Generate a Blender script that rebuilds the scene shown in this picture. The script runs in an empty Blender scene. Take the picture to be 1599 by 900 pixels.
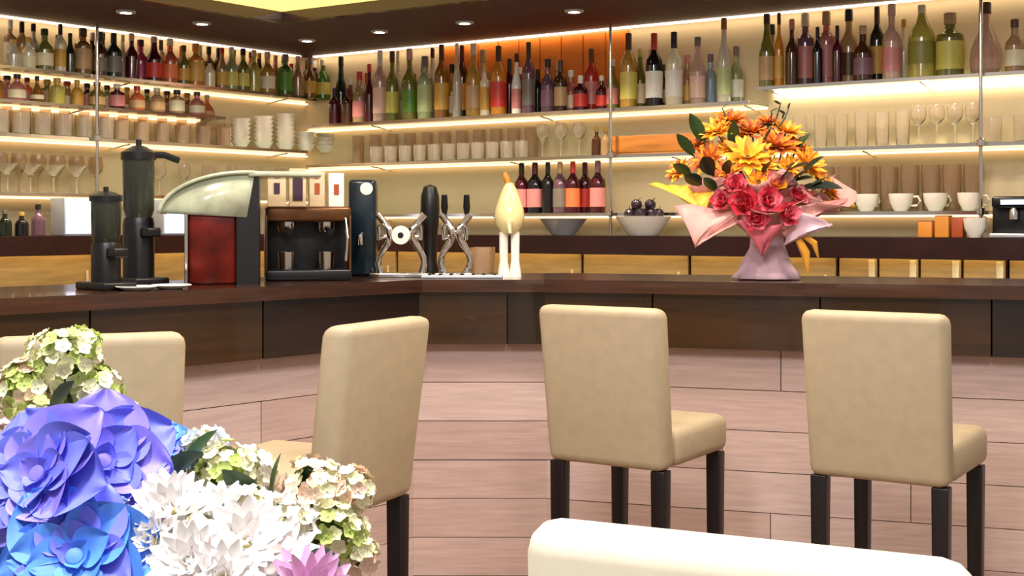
import bpy, bmesh, math, random
from mathutils import Vector, Matrix, Quaternion
random.seed(7)
scn = bpy.context.scene
COL = scn.collection

# ------------------------------------------------------------------ camera, world, lights, exposure
F = 2000.0          # focal length in pixels of the 1599 px wide frame
HZ = 350.0          # image row of the horizon
CZ = 1.30           # camera height
cam = bpy.data.cameras.new('camera')
cam.sensor_width = 36.0
cam.lens = 36.0 * F / 1599.0
cam.shift_y = -(450.0 - HZ) / 1599.0
cam.clip_start = 0.05
camo = bpy.data.objects.new('camera', cam)
COL.objects.link(camo)
camo.location = (0, 0, CZ)
camo.rotation_euler = (math.radians(90), 0, 0)
scn.camera = camo

w = bpy.data.worlds.new('world'); scn.world = w; w.use_nodes = True
bg = w.node_tree.nodes['Background']
bg.inputs[0].default_value = (1.0, 0.93, 0.84, 1)
bg.inputs[1].default_value = 0.36

vs = scn.view_settings
vs.view_transform = 'Standard'; vs.look = 'None'; vs.gamma = 1.0
vs.use_curve_mapping = False
vs.exposure = 0.35

def area(name, loc, target, size, power, color):
    l = bpy.data.lights.new(name, 'AREA'); l.shape = 'DISK'; l.size = size; l.energy = power; l.color = color
    o = bpy.data.objects.new(name, l); COL.objects.link(o); o.location = loc
    o.rotation_euler = (Vector(target) - Vector(loc)).to_track_quat('-Z', 'Y').to_euler()
    return o
# ceiling lamps of the dining room
area('ceiling_lamp', (0.4, 1.2, 2.95), (0.4, 1.5, 0), 0.5, 40, (1.0, 0.95, 0.88))
area('ceiling_lamp', (-0.7, 0.7, 2.95), (-0.4, 1.15, 0.9), 0.5, 50, (0.95, 0.96, 1.0))
area('ceiling_lamp', (-1.0, 3.15, 2.95), (-1.0, 3.2, 0), 0.4, 30, (1.0, 0.84, 0.66))
area('ceiling_lamp', (0.2, 3.75, 2.95), (0.2, 3.8, 0), 0.4, 30, (1.0, 0.84, 0.68))
area('ceiling_lamp', (1.5, 3.5, 2.95), (1.5, 3.55, 0), 0.4, 30, (1.0, 0.84, 0.68))

# ------------------------------------------------------------------ helpers: colour and materials
def lin(c):
    if isinstance(c, str):
        c = c.lstrip('#'); c = [int(c[i:i+2], 16) / 255 for i in (0, 2, 4)]
    return tuple((v / 12.92 if v <= 0.04045 else ((v + 0.055) / 1.055) ** 2.4) for v in c) + (1.0,)
MATS = {}
def mat(key, color=None, rough=0.5, metal=0.0, trans=0.0, emit=0.0, var=0.12, scale=8.0, coat=0.0, bump=0.0,
        stretch=None, ecol=None, alpha=1.0, sub=0.0):
    if key in MATS: return MATS[key]
    m = bpy.data.materials.new(key); m.use_nodes = True
    nt = m.node_tree; b = nt.nodes['Principled BSDF']
    c = lin(color)
    b.inputs['Roughness'].default_value = rough
    b.inputs['Metallic'].default_value = metal
    b.inputs['Transmission Weight'].default_value = trans
    b.inputs['Coat Weight'].default_value = coat
    b.inputs['Alpha'].default_value = alpha
    if sub:
        b.inputs['Subsurface Weight'].default_value = sub
        b.inputs['Subsurface Radius'].default_value = (0.01, 0.008, 0.006)
    tc = nt.nodes.new('ShaderNodeTexCoord')
    mp = nt.nodes.new('ShaderNodeMapping')
    if stretch: mp.inputs['Scale'].default_value = stretch
    nt.links.new(tc.outputs['Object'], mp.inputs[0])
    n = nt.nodes.new('ShaderNodeTexNoise'); n.inputs['Scale'].default_value = scale; n.inputs['Detail'].default_value = 4
    nt.links.new(mp.outputs[0], n.inputs['Vector'])
    r = nt.nodes.new('ShaderNodeValToRGB')
    r.color_ramp.elements[0].position = 0.3; r.color_ramp.elements[1].position = 0.7
    r.color_ramp.elements[0].color = tuple(max(0, v * (1 - var)) for v in c[:3]) + (1,)
    r.color_ramp.elements[1].color = tuple(min(1, v * (1 + var)) for v in c[:3]) + (1,)
    nt.links.new(n.outputs['Fac'], r.inputs[0])
    nt.links.new(r.outputs[0], b.inputs['Base Color'])
    if bump:
        bp = nt.nodes.new('ShaderNodeBump'); bp.inputs['Strength'].default_value = bump; bp.inputs['Distance'].default_value = 0.01
        nt.links.new(n.outputs['Fac'], bp.inputs['Height']); nt.links.new(bp.outputs[0], b.inputs['Normal'])
    if emit:
        b.inputs['Emission Color'].default_value = lin(ecol or color)
        b.inputs['Emission Strength'].default_value = emit
    MATS[key] = m
    return m

def M_wood():
    mat('plank', 'c4a696', 0.55, var=0.10, scale=5, stretch=(1.2, 1.2, 14), bump=0.15)
    mat('dark_wood', '3c2114', 0.22, var=0.35, scale=4, stretch=(1, 1, 16), coat=0.4)
    mat('apron_wood_sheen', '38220f', 0.25, var=0.25, scale=3, stretch=(1, 1, 12), coat=0.3)
    mat('apron_wood_dark', '22130c', 0.25, var=0.25, scale=3, stretch=(1, 1, 12), coat=0.3)
    mat('soffit', '430d0b', 0.6, var=0.35, scale=3, stretch=(1, 9, 1))
    mat('floor', '8a6f5c', 0.4, var=0.2, scale=3)
    mat('wall', 'ecd6ac', 0.6, var=0.06, scale=2)
    mat('door_gold', 'b8985c', 0.35, var=0.2, scale=4, stretch=(1, 1, 10))
    mat('brass', 'f6e4b4', 0.35, metal=0.2)
    mat('ledge', '2e0f0b', 0.3, var=0.3)
M_wood()
mat('shelf_glass', 'cfe0c8', 0.08, trans=0.7, var=0.02)
mat('leather', 'b8a688', 0.55, var=0.05, scale=30, bump=0.03)
mat('leather_rear', 'd6c598', 0.55, var=0.05, scale=30, bump=0.03)
mat('leather_pale', 'f6ecd2', 0.5, var=0.03, scale=30, bump=0.03)
mat('leg_dark', '14090b', 0.35, var=0.2)
mat('chrome', 'd8cfc8', 0.14, metal=1.0, var=0.04)
mat('steel', 'c4c8ce', 0.35, metal=0.4, var=0.06)
mat('black', '0c0a0e', 0.35, var=0.3)
mat('led', 'ffe9b8', 0.5, emit=11.0, ecol='ffe8cc')
mat('led_soft', 'ffdf9e', 0.5, emit=3.5, ecol='ffdca0')
mat('led_fill', 'ffdfae', 0.5, emit=1.8, ecol='ffdcb0')
mat('wash_fill', 'ffefd0', 0.5, emit=5.0, ecol='ffe8c8')
mat('clear_glass', 'fff6ea', 0.05, trans=0.9, var=0.03)
mat('warm_glass', 'f4dec2', 0.08, trans=0.85, var=0.05)
mat('porcelain', 'fff6ea', 0.25, var=0.03)
mat('screen', 'dfe6ff', 0.4, emit=1.3, ecol='d6e0ff')
mat('spot', 'fff2dd', 0.4, emit=14.0, ecol='fff0d8')
mat('fascia', 'f6dc90', 0.5, emit=1.0, ecol='ffd978', var=0.1, scale=1.5)  # cove light put in as the fascia's own glow
mat('orange_reflection', 'ff8426', 0.45, var=0.25, scale=3)

# ------------------------------------------------------------------ helpers: meshes
class MB:
    def __init__(s): s.bm = bmesh.new()
    def box(s, c, size, rot=0.0, bev=0.0, mtx=None):
        r = bmesh.ops.create_cube(s.bm, size=1.0)
        vs_ = r['verts']
        bmesh.ops.scale(s.bm, vec=size, verts=vs_)
        if bev:
            es = list({e for v in vs_ for e in v.link_edges})
            rb = bmesh.ops.bevel(s.bm, geom=es, offset=bev, segments=3, profile=0.5, affect='EDGES')
            vs_ = list({v for f in rb['faces'] for v in f.verts} | {v for v in vs_ if v.is_valid})
        if rot: bmesh.ops.rotate(s.bm, cent=(0, 0, 0), matrix=Matrix.Rotation(rot, 3, 'Z'), verts=vs_)
        if mtx is not None: bmesh.ops.transform(s.bm, matrix=mtx, verts=vs_)
        bmesh.ops.translate(s.bm, vec=c, verts=vs_)
        return vs_
    def lathe(s, prof, seg=16, c=(0, 0, 0), mtx=None):
        rings = []; nv = []
        for r, z in prof:
            if r < 1e-6:
                v = s.bm.verts.new((0, 0, z)); rings.append([v]); nv.append(v)
            else:
                ring = [s.bm.verts.new((r * math.cos(2 * math.pi * k / seg), r * math.sin(2 * math.pi * k / seg), z)) for k in range(seg)]
                rings.append(ring); nv += ring
        for a, b in zip(rings[:-1], rings[1:]):
            for k in range(seg):
                k2 = (k + 1) % seg
                if len(a) == 1 and len(b) == 1: continue
                if len(a) == 1: s.bm.faces.new((a[0], b[k2], b[k]))
                elif len(b) == 1: s.bm.faces.new((a[k], a[k2], b[0]))
                else: s.bm.faces.new((a[k], a[k2], b[k2], b[k]))
        if mtx is not None: bmesh.ops.transform(s.bm, matrix=mtx, verts=nv)
        bmesh.ops.translate(s.bm, vec=c, verts=nv)
        return nv
    def tube(s, pts, r, seg=8):
        pts = [Vector(p) for p in pts]; rs = r if isinstance(r, (list, tuple)) else [r] * len(pts)
        prev = None; first = None
        up = Vector((0.31, 0.17, 0.93)).normalized()
        for i, p in enumerate(pts):
            t = (pts[min(i + 1, len(pts) - 1)] - pts[max(i - 1, 0)]).normalized()
            a = t.cross(up)
            if a.length < 1e-3: a = t.cross(Vector((1, 0, 0)))
            a.normalize(); b = t.cross(a)
            ring = [s.bm.verts.new(p + (a * math.cos(2 * math.pi * k / seg) + b * math.sin(2 * math.pi * k / seg)) * rs[i]) for k in range(seg)]
            if prev:
                for k in range(seg): s.bm.faces.new((prev[k], prev[(k + 1) % seg], ring[(k + 1) % seg], ring[k]))
            else: first = ring
            prev = ring
        s.bm.faces.new(first[::-1]); s.bm.faces.new(prev)
    def prism(s, poly, z0, z1):
        a = [s.bm.verts.new((x, y, z0)) for x, y in poly]; b = [s.bm.verts.new((x, y, z1)) for x, y in poly]
        n = len(poly)
        s.bm.faces.new(a[::-1]); s.bm.faces.new(b)
        for k in range(n): s.bm.faces.new((a[k], a[(k + 1) % n], b[(k + 1) % n], b[k]))
    def grid(s, fn, nu, nv):
        g = [[s.bm.verts.new(fn(i / nu, j / nv)) for j in range(nv + 1)] for i in range(nu + 1)]
        for i in range(nu):
            for j in range(nv): s.bm.faces.new((g[i][j], g[i + 1][j], g[i + 1][j + 1], g[i][j + 1]))
    def mesh(s, name, m, smooth=True):
        bmesh.ops.recalc_face_normals(s.bm, faces=s.bm.faces)
        me = bpy.data.meshes.new(name); s.bm.to_mesh(me); s.bm.free()
        me.materials.append(MATS[m] if isinstance(m, str) else m)
        if smooth:
            me.polygons.foreach_set('use_smooth', [True] * len(me.polygons))
            me.set_sharp_from_angle(angle=math.radians(38)) if name not in ('petal', 'leaf') else None
        return me
    def build(s, name, m, parent=None, loc=(0, 0, 0), rot=None, smooth=True):
        return put(name, s.mesh(name, m, smooth), parent, loc, rot)
def put(name, me, parent=None, loc=(0, 0, 0), rot=None, scale=None):
    o = bpy.data.objects.new(name, me); COL.objects.link(o); o.location = loc
    if rot is not None:
        if isinstance(rot, Quaternion): o.rotation_mode = 'QUATERNION'; o.rotation_quaternion = rot
        else: o.rotation_euler = rot
    if scale is not None: o.scale = scale
    if parent: o.parent = parent
    return o
def tag(o, label=None, cat=None, group=None, kind=None):
    if label: o['label'] = label
    if cat: o['category'] = cat
    if group: o['group'] = group
    if kind: o['kind'] = kind
    return o
def thing(name, label, cat, loc=(0, 0, 0), rotz=0.0, group=None, scale=None):
    o = put(name, None, None, loc, (0, 0, rotz), scale); o.empty_display_size = 0.05
    return tag(o, label, cat, group)
def struct(o): o['kind'] = 'structure'; return o
ORD = ['first', 'second', 'third', 'fourth', 'fifth', 'sixth', 'seventh', 'eighth', 'ninth', 'tenth', 'eleventh', 'twelfth',
       'thirteenth', 'fourteenth', 'fifteenth', 'sixteenth', 'seventeenth', 'eighteenth', 'nineteenth', 'twentieth']
ORD += ['twenty-' + q for q in ORD[:9]] + ['thirtieth'] + ['thirty-' + q for q in ORD[:9]] + ['fortieth'] + ['forty-' + q for q in ORD[:9]]
def at(px, py, Y): return Vector(((px - 800) / F * Y, Y, CZ - (py - HZ) / F * Y))

# ------------------------------------------------------------------ plan of the place
C0 = Vector((-1.34, 8.37))                       # the corner of the two back walls
dR = Vector((1, -0.65)).normalized(); nR = Vector((-0.65, -1)).normalized()
dL = Vector((-1, -1.25)).normalized(); nL = Vector((1.25, -1)).normalized()
def wl(side, s, off):
    d, n = (dR, nR) if side == 'R' else (dL, nL)
    return C0 + d * s + n * off
def ws(side, px, off):                            # distance along the wall seen at image column px
    d, n = (dR, nR) if side == 'R' else (dL, nL)
    P = C0 + n * off; k = (px - 800) / F
    return (k * P.y - P.x) / (d.x - k * d.y)
def wp(side, px, off): return wl(side, ws(side, px, off), off)
def corner(off, offl=None):                       # mitred inner corner at a wall offset
    A = C0 + nR * off; B = C0 + nL * (off if offl is None else offl)
    t = ((B - A).x * dL.y - (B - A).y * dL.x) / (dR.x * dL.y - dR.y * dL.x)
    return A + dR * t
WANG = {'R': math.atan2(dR.y, dR.x), 'L': math.atan2(-dL.y, -dL.x)}   # local x runs rightwards along the wall
LR, LL = 5.6, 5.2
Z_SOF = 2.385
BAR = [Vector((-2.25, 2.46)), Vector((-0.322, 4.60)), Vector((0.115, 4.60)), Vector((3.0, 3.697))]
def boff(off):
    segs = []
    for a, b in zip(BAR[:-1], BAR[1:]):
        d = (b - a).normalized(); n = Vector((-d.y, d.x)); segs.append((a + n * off, b + n * off, d))
    out = [segs[0][0]]
    for (a, b, d), (a2, b2, d2) in zip(segs[:-1], segs[1:]):
        t = ((a2 - a).x * d2.y - (a2 - a).y * d2.x) / (d.x * d2.y - d.y * d2.x); out.append(a + d * t)
    out.append(segs[-1][1]); return out
def bp(px, off):
    k = (px - 800) / F; P = boff(off)
    for i, (a, b) in enumerate(zip(P[:-1], P[1:])):
        d = b - a; t = (k * a.y - a.x) / (d.x - k * d.y)
        if -1e-6 <= t <= 1 + 1e-6 or i == 2:
            return a + d * t, math.atan2(d.y, d.x)
Z_BAR = 1.10

# ------------------------------------------------------------------ the setting
m = MB(); m.box((0.3, 4.2, -0.03), (8.5, 10.5, 0.06)); struct(m.build('floor', 'floor'))
def wall(side, name):
    L = LR if side == 'R' else LL
    a, b = wl(side, -0.06, -0.12), wl(side, L, -0.12)
    c, d = wl(side, L, 0), C0
    m = MB(); m.prism([a, b, c, d], 0, 3.0)
    return struct(m.build(name, 'wall'))
wall_l = wall('L', 'wall_left'); wall_r = wall('R', 'wall_right')
# dark soffit that follows both walls, with cove glow put into its fascia as emission, towards the room
SR, SL = 1.22, 1.04
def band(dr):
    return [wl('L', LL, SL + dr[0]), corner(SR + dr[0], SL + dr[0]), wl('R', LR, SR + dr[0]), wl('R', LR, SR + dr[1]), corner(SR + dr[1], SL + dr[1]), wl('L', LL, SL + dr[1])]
m = MB(); m.prism([wl('L', LL, 0.005), corner(0.005), wl('R', LR, 0.005), wl('R', LR, SR), corner(SR, SL), wl('L', LL, SL)], Z_SOF, Z_SOF + 0.05)
soffit = struct(m.build('ceiling', 'soffit', smooth=False))
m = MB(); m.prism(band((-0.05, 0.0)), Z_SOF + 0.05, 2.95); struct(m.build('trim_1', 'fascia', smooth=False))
m = MB(); m.prism(band((-0.02, 0.02)), Z_SOF - 0.012, Z_SOF + 0.045); struct(m.build('trim_2', 'dark_wood', smooth=False))
# strips added in the joint of soffit and walls to brighten the walls
for side, L in (('L', LL), ('R', LR)):
    a, b = wl(side, 0.1, 0.03), wl(side, L - .1, 0.03); a2, b2 = wl(side, 0.1, 0.055), wl(side, L - .1, 0.055)
    m = MB(); m.prism([a, b, b2, a2], Z_SOF - 0.008, Z_SOF - 0.0005); m.build('light_strip', 'wash_fill', soffit, smooth=False)
# orange mirror reflection painted as boards on the right wall behind the bottles
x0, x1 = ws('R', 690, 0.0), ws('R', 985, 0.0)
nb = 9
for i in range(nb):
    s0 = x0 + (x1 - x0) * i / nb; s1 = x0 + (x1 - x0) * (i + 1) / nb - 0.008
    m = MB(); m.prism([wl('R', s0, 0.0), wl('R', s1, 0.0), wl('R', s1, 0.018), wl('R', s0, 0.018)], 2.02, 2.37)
    m.build('panel', 'orange_reflection', wall_r, smooth=False)

# ------------------------------------------------------------------ downlights in the soffit
for i, (side, px) in enumerate([('L', 40), ('L', 197), ('L', 316), ('X', 445), ('R', 593), ('R', 726), ('R', 897), ('R', 1110), ('R', 1380)]):
    p = corner(0.62) if side == 'X' else wp(side, px, 0.66)
    vis = {1: 'second downlight left of the soffit corner', 2: 'downlight just left of the soffit corner', 3: 'downlight at the inner corner of the dark soffit',
           4: 'downlight just right of the soffit corner', 5: 'second downlight right of the soffit corner', 6: 'third downlight right of the soffit corner',
           0: 'third downlight left of the soffit corner', 7: 'fourth downlight right of the soffit corner', 8: 'fifth downlight right of the soffit corner'}
    t = thing('downlight', 'small round ' + vis[i], 'downlight', (p.x, p.y, Z_SOF), 0, 'downlights in the dark soffit')
    m = MB(); m.lathe([(0.030, -0.001), (0.030, -0.010), (0.046, -0.010), (0.050, 0.0), (0.030, -0.001)], 20); m.build('rim', 'steel', t)
    m = MB(); m.lathe([(0, -0.006), (0.030, -0.006), (0.030, -0.001), (0, -0.001)], 20); m.build('lens', 'spot', t)
    l = bpy.data.lights.new('downlight_beam', 'SPOT'); l.energy = 48; l.spot_size = math.radians(110); l.spot_blend = 0.6; l.shadow_soft_size = 0.04
    l.color = (1.0, 0.84, 0.62)
    lo = bpy.data.objects.new('downlight_beam', l); COL.objects.link(lo); lo.parent = t; lo.location = (0, 0, -0.02)

# ------------------------------------------------------------------ glass shelves with light strips, the dim ones added only to brighten the walls
def shelf(name, label, side, z, pxa, pxb, depth=0.26, led=True, miter=False):
    sa, sb = ws(side, pxa, depth), ws(side, pxb, depth)
    sa, sb = min(sa, sb), max(sa, sb)
    a, b, c, d = wl(side, sa, 0.0), wl(side, sb, 0.0), wl(side, sb, depth), wl(side, sa, depth)
    if miter: a, d = C0 + (wl(side, 0.02, 0) - C0), corner(depth)
    t = thing(name, label, 'shelf', (0, 0, 0))
    base = (a + b) / 2
    t.location = (base.x, base.y, z - 0.014)
    lp = [(q.x - base.x, q.y - base.y) for q in (a, b, c, d)]
    m = MB(); m.prism(lp, 0, 0.014); m.build('glass_board', 'shelf_glass', t, smooth=False)
    dd = (b - a).normalized(); n = nR if side == 'R' else nL
    L = (c - d).length
    e0, e1 = d - base, c - base
    m = MB(); m.prism([(q.x, q.y) for q in (e0, e1, e1 + n * 0.006, e0 + n * 0.006)], -0.003, 0.0138); m.build('edge_trim', 'chrome', t, smooth=False)
    if led:
        m = MB(); m.prism([(q.x, q.y) for q in (a - base + n * 0.012, b - base + n * 0.012, b - base + n * 0.03, a - base + n * 0.03)], -0.012, -0.002)
        m.build('light_strip', 'led' if led is True else led, t, smooth=False)
    k = max(2, int((sb - sa) / 0.9))
    for i in range(k + 1):
        s = sa + 0.05 + (sb - sa - 0.1) * i / k
        q = wl(side, s, 0.0) - base; e = wl(side, s, depth * 0.75) - base
        m = MB(); m.tube([(q.x, q.y, -0.025), (e.x, e.y, -0.005)], 0.004, 6); m.build('bracket', 'chrome', t)
    return t
Z1L, Z1J, Z2L, Z3L = 2.10, 1.93, 1.76, 1.46
Z1C, Z1R, Z2R, Z3R = 1.92, 1.985, 1.67, 1.36
shelf('glass_shelf', 'top glass shelf of bottles on the left wall', 'L', Z1L, -120, 470, miter=True, led='led_fill')
shelf('glass_shelf', 'glass shelf of small jars just under the top left bottles', 'L', Z1J, -120, 352, led='led_fill')
shelf('glass_shelf', 'middle glass shelf of glasses on the left wall', 'L', Z2L, -120, 470, miter=True, led='led_fill')
shelf('glass_shelf', 'lowest glass shelf of stemmed glasses on the left wall', 'L', Z3L, -120, 470, miter=True, led='led_fill')
shelf('glass_shelf', 'top glass shelf of bottles beside the inner corner on the right wall', 'R', Z1C, 560, 1170, miter=True, led='led_fill')
shelf('glass_shelf', 'raised top glass shelf of bottles at the far right', 'R', Z1R, 1182, 1720)
shelf('glass_shelf', 'long middle glass shelf of glasses on the right wall', 'R', Z2R, 560, 1720, miter=True, led='led_fill')
shelf('glass_shelf', 'lowest glass shelf on the right wall behind the bouquet', 'R', Z3R, 560, 1546, miter=True, led='led_fill')
# chrome uprights on the walls
for side, px, nm in [('L', 152, 'chrome shelf upright on the left wall near the grinders'), ('R', 954, 'chrome shelf upright on the right wall left of the bouquet'),
                     ('R', 1532, 'chrome shelf upright near the far right end of the shelves')]:
    p = wp(side, px, 0.285)
    t = thing('shelf_upright', nm, 'upright', (p.x, p.y, 1.24), WANG[side])
    m = MB(); m.tube([(0, 0, 0), (0, 0, Z_SOF - 1.24 - 0.012)], 0.009, 10); m.build('tube', 'chrome', t)
    for z in ((Z2L, Z3L) if side == 'L' else (Z2R, Z3R)):
        m = MB(); m.lathe([(0.009, -0.02), (0.02, -0.016), (0.02, 0.012), (0.009, 0.02)], 12, (0, 0, z - 1.24)); m.build('collar', 'chrome', t)

# ------------------------------------------------------------------ back counter and its cabinets
Z_BC = 1.24
m = MB(); m.prism([wl('L', 4.6, 0.002), corner(0.002), wl('R', 4.9, 0.002), wl('R', 4.9, 0.52), corner(0.52), wl('L', 4.6, 0.52)], Z_BC - 0.075, Z_BC)
tag(m.build('back_counter', 'ledge', smooth=False), 'long dark brown back counter ledge under the bottle shelves', 'counter')
m = MB(); m.prism([wl('L', 4.6, 0.50), corner(0.50), wl('R', 4.9, 0.50), wl('R', 4.9, 0.52), corner(0.52), wl('L', 4.6, 0.52)], Z_BC - 0.092, Z_BC - 0.075)
m.build('front_lip', 'ledge', bpy.data.objects['back_counter'], smooth=False)
def cabinet(side, s0, s1, label, ndoor, stripe):
    L = s1 - s0
    p = wl(side, (s0 + s1) / 2, 0.0)
    t = thing('back_cabinet', label, 'cabinet', (p.x, p.y, 0), WANG[side], 'cabinets under the back counter')
    Wd = L - 0.006
    m = MB(); m.box((0, -0.20, 0.58), (Wd, 0.392, 1.16)); m.build('body', 'dark_wood', t, smooth=False)
    dw = Wd / ndoor
    for i in range(ndoor):
        x = -Wd / 2 + dw * (i + 0.5)
        m = MB(); m.box((0, 0, 0), (dw - 0.012, 0.02, 1.04), bev=0.003); d = m.build('door', 'door_gold', t, (x, -0.407, 0.62))
        m = MB()
        if stripe: m.box((dw / 2 - 0.026, -0.014, 0.0), (0.030, 0.016, 1.03), bev=0.003)
        else: m.box((dw / 2 - 0.05, -0.022, 0.36), (0.012, 0.012, 0.16), bev=0.003); 
        m.build('handle', 'brass', d)
    m = MB(); m.box((0, -0.455, 1.160), (Wd - 0.02, 0.03, 0.006)); m.build('light_strip', 'led_soft', t, smooth=False)
s = 0.45; k = 0
widths = [0.62, 0.62, 0.62, 0.62, 0.76, 0.76, 0.76]
for wd in widths:
    nm = ['beside the inner corner', 'behind the beer taps', 'behind the cream tap tower', 'left of the bouquet', 'behind the bouquet', 'with bright brass stripes right of the bouquet', 'at the far right end'][k]
    cabinet('R', s, s + wd, 'golden wood cabinet under the back counter ' + nm, 1 if k < 5 else 4, k >= 5)
    s += wd; k += 1
s = 0.45
for k in range(5):
    nm = ['left of the inner corner', 'behind the red machine', 'behind the black grinders', 'left of the black grinders', 'at the far left end'][k]
    cabinet('L', s, s + 0.7, 'golden wood cabinet under the back counter ' + nm, 1, False); s += 0.7

# ------------------------------------------------------------------ the bar
P0, P1 = boff(0.0), boff(0.62)
m = MB(); m.prism([tuple(p) for p in P0] + [tuple(p) for p in P1[::-1]], Z_BAR - 0.045, Z_BAR)
tag(m.build('worktop', 'dark_wood', smooth=False), 'long polished dark wood bar worktop with a bend in the middle', 'worktop')
Q0, Q1 = boff(0.03), boff(0.50)
R0 = boff(0.085)
bar = thing('bar_counter', 'bar counter clad in pale horizontal planks under a dark brown apron', 'bar counter', (0, 4.6, 0))
off = Vector((0, 4.6))
m = MB(); K0 = boff(0.11)
m.prism([tuple(p - off) for p in K0] + [tuple(p - off) for p in Q1[::-1]], 0, Z_BAR - 0.046)
m.build('core', 'apron_wood_dark', bar, smooth=False)
ZA = 0.866
# apron panels, one by one, glossy reflections painted as two wood tones
def seg_boards(i, cuts, off_front, off_back, z0, z1, name, mts, gap):
    A = boff(off_front); B = boff(off_back)
    a, b = A[i], A[i + 1]; a2, b2 = B[i], B[i + 1]
    for j, (t0, t1) in enumerate(zip(cuts[:-1], cuts[1:])):
        L = (b - a).length; g = gap / L / 2
        u0 = t0 + (g if t0 > 0 else 0); u1 = t1 - (g if t1 < 1 else 0)
        poly = [a.lerp(b, u0) - off, a.lerp(b, u1) - off, a2.lerp(b2, u1) - off, a2.lerp(b2, u0) - off]
        m = MB(); m.prism([tuple(p) for p in poly], z0, z1)
        m.build(name, mts[j % len(mts)], bar, smooth=False)
seg_boards(0, [0, .22, .40, .55, .76, 1], 0.03, 0.105, ZA, Z_BAR - 0.047, 'apron_panel', ['apron_wood_sheen', 'apron_wood_dark', 'apron_wood_sheen', 'apron_wood_sheen', 'apron_wood_dark'], 0.006)
seg_boards(1, [0, .70, 1], 0.03, 0.105, ZA, Z_BAR - 0.047, 'apron_panel', ['apron_wood_sheen', 'apron_wood_dark'], 0.006)
seg_boards(2, [0, .13, .32, .5, .7, 1], 0.03, 0.105, ZA, Z_BAR - 0.047, 'apron_panel', ['apron_wood_sheen', 'apron_wood_sheen', 'apron_wood_sheen', 'apron_wood_dark'], 0.006)
# planks, one by one
random.seed(3)
rows = [(ZA - 0.004 - 0.142 * (r + 1) + 0.002, ZA - 0.004 - 0.142 * r) for r in range(6)]
pm = [mat('plank_%d' % k, c, 0.55, var=0.10, scale=5, stretch=(1.2, 1.2, 14), bump=0.12) for k, c in enumerate(['c6aba2', 'c1a59c', 'bc9f97', 'cab1aa'])]
for r, (z0, z1) in enumerate(rows):
    for i, n in ((0, 3), (1, 1), (2, 3)):
        cuts = [0] + sorted(min(.95, max(.05, (q + 1) / n + random.uniform(-.1, .1) + (0.12 if r % 2 else -0.05))) for q in range(n - 1)) + [1]
        random.shuffle(pm)
        seg_boards(i, cuts, 0.088 + random.uniform(-.002, .002), 0.1095, max(z0, 0.004), z1 - 0.001, 'plank', pm, 0.003)

# ------------------------------------------------------------------ bar stools and the dining chair
def stool(loc, rotz, label, lean=0.06):
    t = thing('bar_stool', label, 'bar stool', (loc[0], loc[1], 0), rotz, 'cream bar stools along the bar')
    # local +y is the way the stool faces; its back stands at y = 0
    m = MB(); v = m.box((0, 0, 0), (0.405, 0.085, 0.475), bev=0.028)
    for q in v:
        h = (q.co.z + 0.2375) / 0.475
        q.co.y -= lean * h * h
        if h < 0.5: q.co.x *= 0.965 + 0.07 * h
    o = m.build('backrest', 'leather', t, (0, 0.0425, 0.5825 + 0.2375))
    m = MB(); m.box((0, 0, 0), (0.40, 0.375, 0.115), bev=0.03); m.build('seat', 'leather', t, (0, 0.085 + 0.1875, 0.6425))
    for sx in (-1, 1):
        for y in (0.035, 0.420):
            m = MB()
            vv = m.box((0, 0, 0.2925), (0.046, 0.046, 0.583), bev=0.004)
            for q in vv: 
                if q.co.z < 0.1: q.co.x *= 0.8; q.co.y *= 0.8
            m.build('leg', 'leg_dark', t, (sx * 0.17, y, 0.0))
    return t
def R(d): return math.radians(d)
stool((1.008, 3.55), -R(33), 'cream upholstered bar stool at the far right, seat turned right')
stool((0.270, 3.78), -R(33), 'cream upholstered bar stool in front of the bar just below the bouquet')
stool((-0.345, 3.22), R(64), 'cream bar stool turned sideways, its left side facing, behind the white flowers')
stool((-0.932, 2.83), R(22), 'cream bar stool at the far left, mostly hidden behind the flower arrangement')

t = thing('dining_chair', 'pale cream upholstered dining chair back in the foreground at the bottom', 'chair', (0.264, 1.425, 0), -R(24.5))
m = MB(); v = m.box((0, 0, 0), (0.50, 0.085, 0.56), bev=0.036)
for q in v:
    h = (q.co.z + 0.28) / 0.56; q.co.y -= 0.05 * h * h; q.co.x *= 1.0 - 0.10 * max(0, h - .7)
m.build('backrest', 'leather_pale', t, (0, 0.0, 0.962 - 0.28))
m = MB(); m.box((0, 0, 0), (0.47, 0.43, 0.11), bev=0.03); m.build('seat', 'leather_pale', t, (0, 0.26, 0.425))
for sx in (-1, 1):
    for y in (0.03, 0.43):
        m = MB(); m.box((0, 0, 0.185), (0.045, 0.045, 0.37), bev=0.004); m.build('leg', 'leg_dark', t, (sx * 0.2, y, 0.0))

# ------------------------------------------------------------------ bottles
PROF = {
 'wine':  [(0, 0), (.9, 0), (1, .02), (1, .56), (.93, .63), (.5, .72), (.36, .77), (.34, .93), (0, .93)],
 'round': [(0, 0), (.92, 0), (1, .03), (1, .5), (.9, .58), (.55, .66), (.36, .72), (.33, .92), (0, .92)],
 'slim':  [(0, 0), (.9, 0), (1, .02), (1, .48), (.8, .58), (.5, .68), (.4, .78), (.36, .93), (0, .93)],
 'square': [(0, 0), (.95, 0), (1, .03), (1, .60), (.95, .66), (.42, .72), (.36, .75), (.34, .92), (0, .92)],
 'flask': [(0, 0), (.8, 0), (.96, .08), (1, .22), (.94, .36), (.7, .5), (.42, .62), (.27, .72), (.23, .92), (0, .92)],
 'cone':  [(0, 0), (.95, 0), (1, .03), (.98, .55), (.8, .66), (.5, .76), (.26, .9), (.2, .95), (0, .95)],
}
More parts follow.
